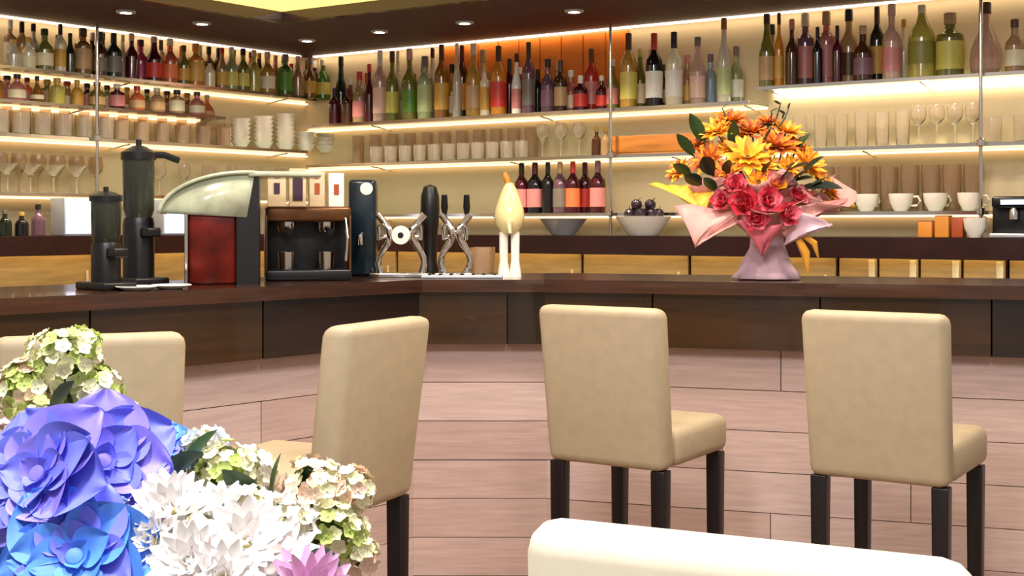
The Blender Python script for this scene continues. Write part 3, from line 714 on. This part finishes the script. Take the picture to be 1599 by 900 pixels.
# chrome beer tap tower with two curved columns and a round badge
def tap_tower(px, label, w2, badge, handles=True, off=0.24):
    p, a = onbar(px, off)
    t = thing('beer_tap_tower', label, 'beer tap', (p.x, p.y, Z_BAR), 0, 'chrome beer taps on the bar')
    m = MB(); m.box((0, 0, .008), (w2 * 2 + .07, .12, .016), bev=.004); m.build('base_plate', 'chrome', t)
    for sx in ((-1, 1) if w2 > .05 else (-1, 1)):
        pts = []
        for k in range(13):
            f = k / 12; z = .016 + .22 * f
            x = sx * (w2 * (1 - .25 * math.sin(f * math.pi)) if f < .75 else w2 * (1 - .25 * math.sin(f * math.pi)) )
            pts.append((x + sx * .02 * math.sin(f * math.pi * 2.2), 0, z))
        m = MB(); m.tube(pts, [.016 - .004 * abs(math.sin(k / 12 * 6)) + (.006 if k in (8, 9) else 0) for k in range(13)], 12); c = m.build('column', 'chrome', t)
        m = MB(); m.tube([(sx * w2, -.01, .19), (sx * w2, -.055, .185), (sx * w2, -.06, .14)], [.009, .009, .007], 8); m.build('spout', 'chrome', t)
        if handles:
            m = MB(); m.tube([(sx * w2, 0, .235), (sx * w2, -.006, .262), (sx * w2, -.012, .31)], [.008, .014, .011], 10); m.build('tap_handle', 'black', t)
    m = MB(); m.tube([(-w2, 0, .15), (0, 0, .162), (w2, 0, .15)], .012, 10); m.build('crossbar', 'chrome', t)
    if badge:
        m = MB(); m.lathe([(0, 0), (.034, 0), (.036, .004), (.034, .012), (0, .014)], 24, (0, -.012, .158), Matrix.Rotation(R(90), 4, 'X')); b = m.build('badge', 'porcelain', t)
        m = MB(); m.lathe([(0, .012), (.011, .0145), (.011, .016), (0, .0165)], 14, (0, -.012, .158), Matrix.Rotation(R(90), 4, 'X')); m.build('badge_dot', 'black', b)
tap_tower(627, 'chrome twin-column beer tap tower with white round badge', .078, True, False)
tap_tower(712, 'narrower chrome beer tap tower with black handles left of the cream tower', .042, False, True, 0.26)
# tall black handle column between the two towers
p, a = onbar(672, 0.40)
t = thing('pepper_mill', 'tall dark rounded mill standing between the two chrome beer taps', 'mill', (p.x, p.y, Z_BAR))
m = MB(); m.lathe([(0, 0), (.036, 0), (.036, .02), (.026, .06), (.030, .16), (.034, .20)], 20); m.build('body', 'leg_dark', t)
m = MB(); m.lathe([(.034, .20), (.038, .25), (.036, .31), (.025, .345), (0, .355)], 20); m.build('head', 'black', t)
# cream tap tower
mat('cream_ceramic', 'f3e2a4', 0.2, var=0.12, scale=4, coat=0.4)
p, a = onbar(796, 0.26)
t = thing('cream_tap_tower', 'cream ceramic tap tower with bulbous head on pale legs', 'beer tap', (p.x, p.y, Z_BAR))
m = MB(); m.lathe([(0, .165), (.03, .165), (.05, .195), (.058, .225), (.054, .255), (.040, .30), (.026, .335), (.014, .355), (0, .36)], 24); m.build('head', 'cream_ceramic', t)
for sx in (-1, 1):
    m = MB(); m.lathe([(0, 0), (.024, 0), (.022, .02), (.016, .06), (.017, .17), (0, .17)], 16, (sx * .022, 0, 0)); m.build('leg', 'porcelain', t)
m = MB(); m.tube([(0, -.045, .21), (0, -.085, .205), (0, -.09, .165)], [.01, .01, .008], 10); m.build('spout', 'brass', t)
m = MB(); m.tube([(-.004, 0, .35), (-.012, 0, .375), (-.02, 0, .395)], [.010, .013, .008], 10); m.build('finial', 'orange_box', t)
# glasses beside the taps and a drip tray
p, a = onbar(735, 0.14)
t = thing('drip_tray', 'low steel drip tray on the bar in front of the taps', 'tray', (p.x - .03, p.y, Z_BAR), a)
m = MB(); m.box((0, 0, .006), (.30, .10, .012), bev=.004); m.build('tray', 'steel', t)
for k in range(7): m = MB(); m.box((-.12 + .04 * k, 0, .0145), (.012, .08, .004)); m.build('slat', 'black', t)
for i, px in enumerate((752, 757)):
    p, a = onbar(px, 0.30 + .11 * i)
    m = MB(); m.lathe([(r_ * 1.05, z_ * 1.1) for r_, z_ in GP['tumbler']], 16)
    tag(m.build('beer_glass', 'warm_glass', None, (p.x, p.y, Z_BAR)), ('front one of two small beer glasses left of the cream tap tower', 'rear one of two small beer glasses left of the cream tap tower')[i], 'glass', 'beer glasses by the taps')

# ------------------------------------------------------------------ flowers
def quat(n, roll=0.0):
    n = Vector(n).normalized()
    return n.to_track_quat('Z', 'Y') @ Quaternion((0, 0, 1), roll)
def petal_mesh(name, mt, L, W, cup=.25, ruffle=0.0, tip=0.6, nu=6, nv=4, ph=0.0):
    m = MB()
    def fn(u, v):
        s = v * 2 - 1
        wd = W * (math.sin(math.pi * min(1, u ** .75 * .93 + .05)) ** .7) * (1 if u < .8 else 1 - (1 - tip) * (u - .8) / .2 * .3)
        x = L * u; y = s * wd / 2
        z = cup * L * (u ** 2) + .35 * abs(s) ** 2 * wd * .5 + ruffle * L * u * u * math.sin(6 * s + 2 * u + ph)
        return (x, y, z)
    m.grid(fn, nu, nv)
    return m.mesh(name, mt)
mat('petal_blue', '767cf4', 0.55, var=0.22, scale=18, sub=0.0); mat('petal_blue2', '5690f2', 0.55, var=0.25, scale=18); mat('petal_violet', '8d7ff4', 0.55, var=0.3, scale=18)
mat('petal_white', 'fbf6f4', 0.6, var=0.04, scale=20); mat('petal_cream', 'f0edc4', 0.6, var=0.10, scale=20); mat('petal_lime', 'bccb6e', 0.6, var=0.15, scale=20)
mat('petal_pink', 'e8b4dc', 0.6, var=0.1, scale=20); mat('petal_blush', 'f2d6c0', 0.6, var=0.1, scale=20); mat('petal_paleblue', 'c2d0f4', 0.6, var=0.1, scale=20)
mat('leaf', '2d4a22', 0.45, var=0.4, scale=12); mat('leaf_dark', '17291c', 0.45, var=0.4, scale=12); mat('stem_green', '4e6a34', 0.5, var=0.2)
mat('petal_orange', 'f08a1c', 0.55, var=0.2, scale=18); mat('petal_yellow', 'f8bb30', 0.55, var=0.15, scale=18); mat('petal_red', 'cf3246', 0.55, var=0.25, scale=18)
mat('petal_rose', 'e07080', 0.55, var=0.2, scale=18); mat('petal_rust', 'b8501c', 0.55, var=0.25, scale=18); mat('core_dark', '5a3a10', 0.7, var=0.4, scale=40); mat('core_yellow', 'd8cf70', 0.7, var=0.3, scale=60)
PM = {}
def pm_(key, *a, **k):
    if key not in PM: PM[key] = petal_mesh('petal', *a, **k)
    return PM[key]
CORE = {}
def core_mesh(mt, r):
    k = (mt, round(r, 4))
    if k not in CORE:
        m = MB(); m.lathe([(0, -r * .6), (r * .8, -r * .3), (r, .1 * r), (r * .7, r * .55), (0, r * .75)], 10); CORE[k] = m.mesh('flower_core', mt)
    return CORE[k]
def bloom(root, base, name, pos, n, rings, core, roll=0.0, label=None):
    """rings: (mesh keys, count, tilt above the plane, radial start, scale)"""
    o = put(name, core, root, Vector(pos) - Vector(base), quat(n, roll))
    if label: o['label'] = label
    for meshes, cnt, tilt, r0, sc, ph in rings:
        for k in range(cnt):
            a = 2 * math.pi * (k + ph) / cnt + random.uniform(-.12, .12)
            q = Quaternion((0, 0, 1), a) @ Quaternion((0, 1, 0), -(tilt + random.uniform(-.08, .08)))
            c = put('petal', meshes[k % len(meshes)], o, (math.cos(a) * r0, math.sin(a) * r0, 0), q)
            c.scale = (sc * random.uniform(.92, 1.08),) * 3
    return o
def floret_mesh(key, mt, r, cup=.3):
    if key in PM: return PM[key]
    m = MB()
    for k in range(5):
        a = 2 * math.pi * k / 5; ca, sa = math.cos(a), math.sin(a)
        def fn(u, v):
            s = v * 2 - 1; wd = r * 1.05 * math.sin(math.pi * min(1, u * .82 + .10)) ** .8
            x, y, z = r * u, s * wd / 2, cup * r * u * u + .1 * r * s * s
            return (x * ca - y * sa, x * sa + y * ca, z)
        m.grid(fn, 3, 2)
    m.lathe([(0, .0), (r * .16, .02 * r), (r * .12, .2 * r), (0, .24 * r)], 6)
    PM[key] = m.mesh('floret', mt)
    return PM[key]
def cluster(root, base, c, rad, meshes, n, name, up=(0, -.5, .86), squash=.85):
    c = Vector(c)
    m = MB(); m.lathe([(0, -rad * .75), (rad * .45, -rad * .45), (rad * .6, 0), (rad * .45, rad * .4), (0, rad * .55)], 10)
    core = m.build(name, 'stem_green', root, c - Vector(base))
    for k in range(n):
        z = 1 - 1.55 * (k + .5) / n; a = k * 2.39996
        d = Vector((math.sqrt(max(0, 1 - z * z)) * math.cos(a), math.sqrt(max(0, 1 - z * z)) * math.sin(a), z))
        d = quat(up) @ d
        d = (d + Vector((random.uniform(-.15, .15), random.uniform(-.15, .15), random.uniform(-.15, .15)))).normalized()
        rr = rad * random.uniform(.72, 1.22)
        put('floret', random.choice(meshes), core, d * rr, quat(d, random.uniform(0, 6)))
    return core
def leaf_mesh(key, mt, L, W):
    if key in PM: return PM[key]
    m = MB()
    def fn(u, v):
        s = v * 2 - 1; wd = W * math.sin(math.pi * (u * .97 + .02)) ** .8
        return (L * u, s * wd / 2, -.12 * L * u * u + .25 * abs(s) * wd * .5)
    m.grid(fn, 6, 4)
    PM[key] = m.mesh('leaf', mt); return PM[key]
def leaf(root, base, pos, d, key, roll=0.0, sc=1.0):
    d = Vector(d).normalized()
    q = d.to_track_quat('X', 'Z') @ Quaternion((1, 0, 0), roll)
    o = put('leaf', PM[key], root, Vector(pos) - Vector(base), q); o.scale = (sc,) * 3
def stem(root, base, a, b, r=.003, mt='stem_green'):
    a = Vector(a) - Vector(base); b = Vector(b) - Vector(base)
    m = MB(); m.tube([a, a.lerp(b, .5) + Vector((0, 0, .01)), b], r, 5); m.build('stem', mt, root)

# table under the arrangement
random.seed(21)
t = thing('side_table', 'round dark wood table under the blue and white flower arrangement', 'table', (-.36, 1.18, 0))
m = MB(); m.lathe([(0, .70), (.30, .70), (.315, .71), (.315, .725), (.305, .735), (0, .735)], 40); m.build('table_top', 'dark_wood', t)
m = MB(); m.lathe([(.03, .02), (.03, .70)], 14); m.lathe([(0, 0), (.2, 0), (.2, .012), (.04, .03), (0, .03)], 28); m.build('pedestal', 'leg_dark', t)
# the arrangement
VB = Vector((-.36, 1.18, .735))
arr = thing('flower_arrangement', 'vase of blue, white and lime flowers in the left foreground', 'flowers', VB)
m = MB(); m.lathe([(0, 0), (.05, 0), (.056, .01), (.075, .09), (.068, .14), (.056, .15), (.05, .148), (.062, .138), (.066, .09), (.045, .012), (0, .012)], 24); m.build('vase', 'porcelain', arr)
HUB = VB + Vector((0, 0, .15))
YA = 1.15
pb = [pm_('b1', 'petal_blue', .062, .070, .02, .028, nu=10, nv=12, ph=0), pm_('b2', 'petal_violet', .062, .072, .02, .028, nu=10, nv=12, ph=2), pm_('b3', 'petal_blue', .06, .066, .04, .028, nu=10, nv=12, ph=4)]
pb2 = [pm_('b4', 'petal_blue2', .06, .068, .04, .028, nu=10, nv=12, ph=1), pm_('b5', 'petal_blue', .06, .066, .05, .028, nu=10, nv=12, ph=3), pm_('b6', 'petal_blue2', .062, .07, .04, .028, nu=10, nv=12, ph=5)]
cb = core_mesh('petal_violet', .010); cb2 = core_mesh('petal_blue2', .010)
def bigblue(px, py, Y, n, pet, core, sc=1.0, roll=0):
    p = at(px, py, Y)
    bloom(arr, VB, 'blue_bloom', p, n, [(pet, 6, -.02, .003, 1.08 * sc, 0), (pet, 5, .16, .003, .86 * sc, .4), (pet, 4, .36, .002, .55 * sc, .1), (pet, 3, .7, .002, .28 * sc, .3)], core, roll, 'large ruffled blue bloom')
    stem(arr, VB, HUB, p - Vector(n).normalized() * .008)
bigblue(62, 742, 1.10, (-.25, -.75, .45), pb, cb, 1.0)
bigblue(162, 722, 1.14, (.25, -.75, .5), pb, cb, 1.0, .5)
bigblue(118, 872, 1.06, (.1, -.75, .55), pb2, cb2, 1.02, .2)
bigblue(-10, 905, 1.08, (-.3, -.7, .5), pb2, cb2, .75, .2)
bigblue(255, 690, 1.22, (.3, -.5, .8), pb2, cb2, .42, .2)
bigblue(215, 790, 1.17, (.5, -.6, .3), pb2, cb2, .48, .2)
wh = [pm_('w1', 'petal_white', .036, .017, .16, 0, nu=4, nv=2)]
wc = core_mesh('core_yellow', .006)
def mum(px, py, Y, n, sc=1.0, pet=None, name='white_bloom'):
    p = at(px, py, Y); pet = pet or wh
    bloom(arr, VB, name, p, n, [(pet, 16, .05, .004, sc, 0), (pet, 14, .45, .004, .88 * sc, .5), (pet, 10, .85, .003, .7 * sc, .3), (pet, 6, 1.25, .002, .5 * sc, .1)], wc)
    stem(arr, VB, HUB, p - Vector(n).normalized() * .006)
mum(268, 800, 1.10, (-.1, -.75, .6)); mum(385, 850, 1.07, (.1, -.75, .6), 1.1); mum(300, 880, 1.04, (-.1, -.8, .5), .95)
mum(430, 868, 1.10, (.3, -.7, .6), .95); mum(215, 868, 1.10, (-.4, -.7, .5), .7); mum(345, 800, 1.14, (0, -.6, .8), .8); mum(240, 845, 1.08, (-.3, -.8, .4), .75); mum(350, 905, 1.03, (0, -.8, .5), .9); mum(445, 820, 1.13, (.3, -.6, .7), .75)
mum(485, 930, 1.05, (.3, -.7, .5), .9, [pm_('pk', 'petal_pink', .042, .016, .16, 0, nu=4, nv=2)], 'pink_bloom')
fl = {k: floret_mesh('fl_' + k, 'petal_' + k, r) for k, r in (('lime', .0075), ('cream', .0080), ('blush', .0082), ('white', .0095), ('paleblue', .010))}
def clus(px, py, Y, rpx, ms, n, name):
    p = at(px, py, Y); rad = rpx / F * Y
    cluster(arr, VB, p, rad, [fl[q] for q in ms], n, name); stem(arr, VB, HUB, p)
clus(98, 566, 1.26, 48, ('lime', 'cream', 'cream'), 90, 'lime_cluster')
clus(42, 610, 1.24, 40, ('lime', 'cream', 'blush'), 66, 'lime_cluster')
clus(140, 618, 1.27, 42, ('lime', 'cream'), 72, 'lime_cluster')
clus(62, 655, 1.22, 30, ('lime', 'cream'), 39, 'lime_cluster')
clus(128, 540, 1.27, 26, ('cream', 'lime'), 36, 'lime_cluster')
clus(350, 745, 1.20, 48, ('lime', 'cream', 'cream'), 81, 'lime_cluster')
clus(395, 735, 1.22, 30, ('cream', 'white'), 39, 'cream_cluster')
clus(490, 775, 1.18, 50, ('blush', 'cream', 'blush'), 81, 'cream_cluster')
clus(548, 770, 1.18, 34, ('cream', 'blush'), 42, 'cream_cluster')
clus(520, 835, 1.16, 46, ('cream', 'lime', 'cream'), 66, 'cream_cluster')
clus(560, 868, 1.16, 24, ('cream', 'blush'), 24, 'cream_cluster')
clus(200, 672, 1.24, 32, ('white', 'paleblue'), 39, 'white_cluster')
clus(228, 700, 1.23, 20, ('paleblue', 'white'), 21, 'white_cluster')
clus(318, 704, 1.23, 30, ('white', 'paleblue', 'cream'), 36, 'white_cluster')
clus(280, 715, 1.23, 20, ('white', 'paleblue'), 21, 'white_cluster')
clus(8, 690, 1.20, 24, ('white', 'blush'), 27, 'white_cluster')
clus(175, 802, 1.10, 18, ('white', 'paleblue'), 18, 'white_cluster')
clus(225, 812, 1.13, 26, ('white', 'paleblue'), 27, 'white_cluster')
clus(440, 825, 1.13, 40, ('cream', 'white'), 60, 'white_cluster')
clus(300, 840, 1.09, 34, ('white', 'cream'), 45, 'white_cluster')
clus(395, 800, 1.14, 30, ('white', 'cream'), 39, 'white_cluster')
leaf_mesh('lf1', 'leaf', .055, .024); leaf_mesh('lf2', 'leaf_dark', .06, .03)
random.seed(5)
for (px, py, Y, d, key, roll) in [(425, 800, 1.17, (.05, -.1, 1), 'lf1', 1.4), (412, 795, 1.17, (-.5, -.2, .6), 'lf1', 1.2), (437, 800, 1.18, (.5, -.1, .8), 'lf1', 1.0), (75, 665, 1.20, (.3, -.3, .5), 'lf2', 1.3),
    (20, 830, 1.14, (-.3, -.4, -.2), 'lf2', .5), (200, 820, 1.15, (.3, -.4, .2), 'lf2', .6), (240, 760, 1.19, (.6, -.2, .5), 'lf2', .8), (70, 800, 1.15, (-.6, -.4, 0), 'lf2', .4),
    (280, 740, 1.2, (.5, -.1, .7), 'lf1', .7), (190, 880, 1.12, (.2, -.5, -.3), 'lf2', .6), (330, 830, 1.13, (.2, -.6, .4), 'lf2', .9),
    (460, 880, 1.1, (.6, -.6, .2), 'lf2', .6), (30, 780, 1.17, (-.7, -.3, .2), 'lf2', .8), (150, 830, 1.14, (.3, -.4, -.4), 'lf2', .4), (250, 850, 1.12, (.1, -.5, -.4), 'lf2', .8)]:
    leaf(arr, VB, at(px, py, Y), d, key, roll); stem(arr, VB, HUB, at(px, py, Y), .002)

# the wrapped bouquet on the bar
random.seed(11)
p, a = onbar(1198, 0.24)
BB = Vector((p.x, p.y, Z_BAR)); YB = p.y
bq = thing('wrapped_bouquet', 'wrapped bouquet of orange, yellow and red flowers in pink paper on the bar', 'bouquet', BB)
mat('paper_pink', 'dc9c96', 0.5, var=0.15, scale=10); mat('paper_lilac', 'd2aebc', 0.45, var=0.15, scale=16); mat('tissue_yellow', 'f4b93e', 0.5, var=0.2, scale=12); mat('ribbon', 'd99a2c', 0.4, var=0.2)
px_ = F / YB
def loc(px, py, dy=0.0): return at(px, py, YB + dy)
# wrap: flared, pleated cone of paper with pointed corners
def wrapfn(r0, r1, z0, z1, pts, ph, amp):
    def fn(u, v):
        an = 2 * math.pi * v
        rr = r0 + (r1 - r0) * u ** 1.5
        rr *= 1 + amp * u * math.cos(pts * an + ph) + .06 * u * math.sin(13 * an + 2 * ph)
        z = z0 + (z1 - z0) * u * (1 - .22 * u * math.cos(pts * an + ph)) - .05 * u * u * math.cos(an * 2 + ph)
        return (rr * math.cos(an) * 1.15, rr * math.sin(an) * .8, z)
    return fn
def paper(name, mt, fn, nu=10, nv=48):
    m = MB(); m.grid(fn, nu, nv); bmesh.ops.remove_doubles(m.bm, verts=m.bm.verts, dist=1e-5)
    o = m.build(name, mt, bq); md = o.modifiers.new('thickness', 'SOLIDIFY'); md.thickness = .0015
paper('wrap_base', 'paper_lilac', lambda u, v: ((.115 - .06 * math.sin(math.pi * min(1, u * .95) * .62)) * (1 + .10 * math.sin(9 * 2 * math.pi * v + 3 * u) + .05 * math.sin(17 * 2 * math.pi * v - 8 * u)) * math.cos(2 * math.pi * v), (.11 - .06 * math.sin(math.pi * u * .6)) * math.sin(2 * math.pi * v), .006 + .17 * u), 8, 48)
paper('wrap_paper', 'paper_pink', wrapfn(.055, .25, .15, .30, 5, 2.6, .16))
paper('inner_tissue', 'paper_pink', wrapfn(.05, .20, .16, .32, 7, .4, .12))
# pointed sheets of paper hanging to left, right and front
def sheet(a, b, c, mt, sag=.02, name='wrap_sheet'):
    a, b, c = (Vector(q) - BB for q in (a, b, c))
    m = MB()
    def fn(u, v):
        q = a.lerp(b, u).lerp(c.lerp(b, u), v)
        q = q + Vector((0, -sag * math.sin(math.pi * u) - .006 * math.sin(9 * v + 4 * u), .008 * math.sin(7 * v + 3 * u)))
        return q
    m.grid(fn, 8, 8); o = m.build(name, mt, bq); md = o.modifiers.new('thickness', 'SOLIDIFY'); md.thickness = .0015
sheet(loc(1052, 322, -.10), loc(1086, 384, -.17), loc(1165, 325, -.16), 'paper_pink')
sheet(loc(1165, 325, -.16), loc(1086, 384, -.17), loc(1150, 352, -.17), 'paper_pink', .01)
sheet(loc(1215, 330, -.17), loc(1325, 312, -.06), loc(1225, 372, -.15), 'paper_pink')
sheet(loc(1240, 330, -.15), loc(1300, 352, -.14), loc(1222, 388, -.15), 'paper_lilac', .02)
sheet(loc(1012, 288, -.05), loc(1092, 325, -.12), loc(1075, 290, -.05), 'tissue_yellow', .01, 'tissue_sheet')
sheet(loc(1040, 290, -.03), loc(1100, 330, -.12), loc(1120, 300, -.08), 'tissue_yellow', .01, 'tissue_sheet')
sheet(loc(1280, 318, -.06), loc(1335, 322, -.02), loc(1285, 300, -.02), 'tissue_yellow', .01, 'tissue_sheet')
sheet(loc(1150, 345, -.19), loc(1190, 398, -.15), loc(1230, 350, -.19), 'petal_rose', .01)
# ribbon tails
m = MB(); m.tube([loc(1245, 370, -.14) - BB, loc(1258, 395, -.15) - BB, loc(1262, 428, -.14) - BB], [.012, .016, .004], 6); m.build('ribbon', 'ribbon', bq)
m = MB(); m.tube([loc(1255, 368, -.14) - BB, loc(1272, 380, -.15) - BB, loc(1278, 402, -.14) - BB], [.010, .012, .003], 6); m.build('ribbon', 'ribbon', bq)
HB = BB + Vector((0, 0, .2))
def gerb(px, py, dy, n, cs, sc=1.0, core='core_dark', name='orange_bloom'):
    pos = loc(px, py, dy)
    pet = [pm_('g_' + c, 'petal_' + c, .055, .022, .12, .02, nu=4, nv=2) for c in cs]
    bloom(bq, BB, name, pos, n, [(pet, 12, .08, .008, 1.4 * sc, 0), (pet, 10, .4, .006, 1.15 * sc, .5), (pet, 7, .8, .004, .75 * sc, .2)], core_mesh(core, .011))
    stem(bq, BB, HB, pos - Vector(n).normalized() * .008)
def rose(px, py, dy, n, cs, sc=1.0, name='red_rose'):
    pos = loc(px, py, dy)
    pet = [pm_('r_' + c, 'petal_' + c, .034, .040, .35, .03, nu=4, nv=4) for c in cs]
    bloom(bq, BB, name, pos, n, [(pet, 6, .25, .004, 1.6 * sc, 0), (pet, 5, .7, .004, 1.4 * sc, .4), (pet, 4, 1.05, .003, 1.1 * sc, .1)], core_mesh('petal_' + cs[0], .012))
    stem(bq, BB, HB, pos - Vector(n).normalized() * .006)
gerb(1168, 246, -.06, (-.1, -.75, .6), ('yellow', 'yellow', 'orange'), 1.15, name='yellow_bloom')
gerb(1212, 228, -.02, (.1, -.6, .8), ('orange', 'rust'), 1.1); gerb(1262, 258, -.03, (.5, -.6, .55), ('yellow', 'orange'), 1.0, name='yellow_bloom')
gerb(1120, 205, .02, (-.3, -.6, .8), ('orange', 'yellow'), .85); gerb(1142, 188, .05, (-.1, -.5, .9), ('rust', 'orange'), .8); gerb(1105, 250, -.02, (-.5, -.6, .5), ('rust', 'orange'), .85)
gerb(1060, 268, .0, (-.6, -.5, .5), ('rust', 'yellow'), .6); gerb(1228, 205, .04, (.2, -.5, .9), ('orange', 'yellow'), .8); gerb(1175, 205, .05, (0, -.5, .9), ('rust', 'orange'), .8)
gerb(1185, 285, -.11, (0, -.9, .4), ('yellow', 'orange'), .75, name='yellow_bloom'); gerb(1300, 300, -.02, (.7, -.5, .4), ('orange', 'yellow'), .75); gerb(1280, 280, 0, (.6, -.5, .5), ('orange', 'rust'), .6)
rose(1162, 320, -.17, (-.2, -.9, .3), ('red', 'red', 'rose'), 1.1); rose(1198, 315, -.18, (.1, -.9, .3), ('rose', 'red'), 1.0); rose(1150, 292, -.14, (-.2, -.8, .5), ('rose', 'red'), .85)
rose(1228, 335, -.17, (.3, -.9, .2), ('rose', 'red'), .9); rose(1212, 288, -.13, (.1, -.8, .5), ('rose', 'yellow'), .8); rose(1245, 308, -.13, (.3, -.8, .4), ('red', 'rose'), .8)
for (px, py, dy, n, cs, sc) in [(1140, 232, .0, (-.2, -.6, .7), ('orange', 'yellow'), .7), (1245, 232, .02, (.3, -.5, .8), ('orange', 'rust'), .75), (1195, 258, -.08, (.1, -.8, .6), ('orange', 'yellow'), .6), (1090, 225, .04, (-.4, -.5, .7), ('rust', 'orange'), .6),
    (1232, 262, -.07, (.3, -.8, .5), ('yellow', 'orange'), .6), (1135, 268, -.08, (-.3, -.8, .5), ('orange', 'rust'), .6), (1160, 212, .05, (0, -.5, .9), ('yellow', 'orange'), .55), (1200, 190, .06, (0, -.4, .9), ('orange', 'rust'), .55)]:
    gerb(px, py, dy, n, cs, sc)
rose(1180, 342, -.19, (-.1, -1, .1), ('red', 'rose'), .9); rose(1130, 315, -.15, (-.4, -.8, .3), ('rose', 'red'), .75)
leaf_mesh('bl1', 'leaf', .11, .045); leaf_mesh('bl2', 'leaf_dark', .11, .05)
for (px, py, dy, d, key, roll) in [(1120, 300, -.10, (-.5, -.5, .5), 'bl1', .6), (1100, 290, -.08, (-.6, -.4, .3), 'bl2', .9), (1230, 290, -.10, (.4, -.6, .5), 'bl2', .6), (1245, 295, -.09, (.7, -.5, .1), 'bl2', .5), (1220, 285, -.11, (.1, -.7, .5), 'bl2', .9),
    (1255, 300, -.08, (.6, -.4, .5), 'bl1', .4), (1085, 245, .0, (-.6, -.2, .8), 'bl1', .8), (1190, 240, -.03, (.2, -.3, 1), 'bl2', 1.0), (1140, 270, -.10, (-.3, -.7, .4), 'bl2', .8), (1150, 235, 0, (-.2, -.4, .8), 'bl1', .8), (1240, 240, 0, (.5, -.2, .8), 'bl1', .8),
    (1100, 225, .02, (-.4, -.1, .9), 'bl1', .9), (1265, 290, -.06, (.8, -.3, .0), 'bl2', .6), (1130, 290, -.12, (-.2, -.8, .1), 'bl2', .8), (1225, 270, -.10, (.3, -.5, .2), 'bl2', .4), (1235, 285, -.12, (.5, -.6, .2), 'bl2', .5), (1250, 275, -.08, (.5, -.4, .6), 'bl2', .7), (1215, 300, -.13, (.5, -.7, .3), 'bl2', .3), (1115, 275, -.08, (-.4, -.6, .5), 'bl2', .7), (1080, 275, -.04, (-.6, -.4, .4), 'bl1', .7), (1195, 270, -.1, (0, -.8, .4), 'bl2', .7)]:
    leaf(bq, BB, loc(px, py, dy), d, key, roll, random.uniform(.8, 1.15)); stem(bq, BB, HB, loc(px, py, dy), .002)
for a_, b_ in [((1195, 230), (1220, 160)), ((1200, 220), (1205, 172)), ((1135, 200), (1128, 168)), ((1215, 200), (1232, 170))]:
    A, Bv = loc(*a_, 0.03), loc(*b_, 0.05)
    m = MB(); m.tube([A - BB, A.lerp(Bv, .5) - BB + Vector((.006, 0, 0)), Bv - BB], [.004, .003, .002], 5); m.build('twig', 'leaf_dark', bq)
    for k in range(3): leaf(bq, BB, A.lerp(Bv, .45 + .25 * k), (random.uniform(-1, 1), -.3, .6), 'bl1', .5, .28)
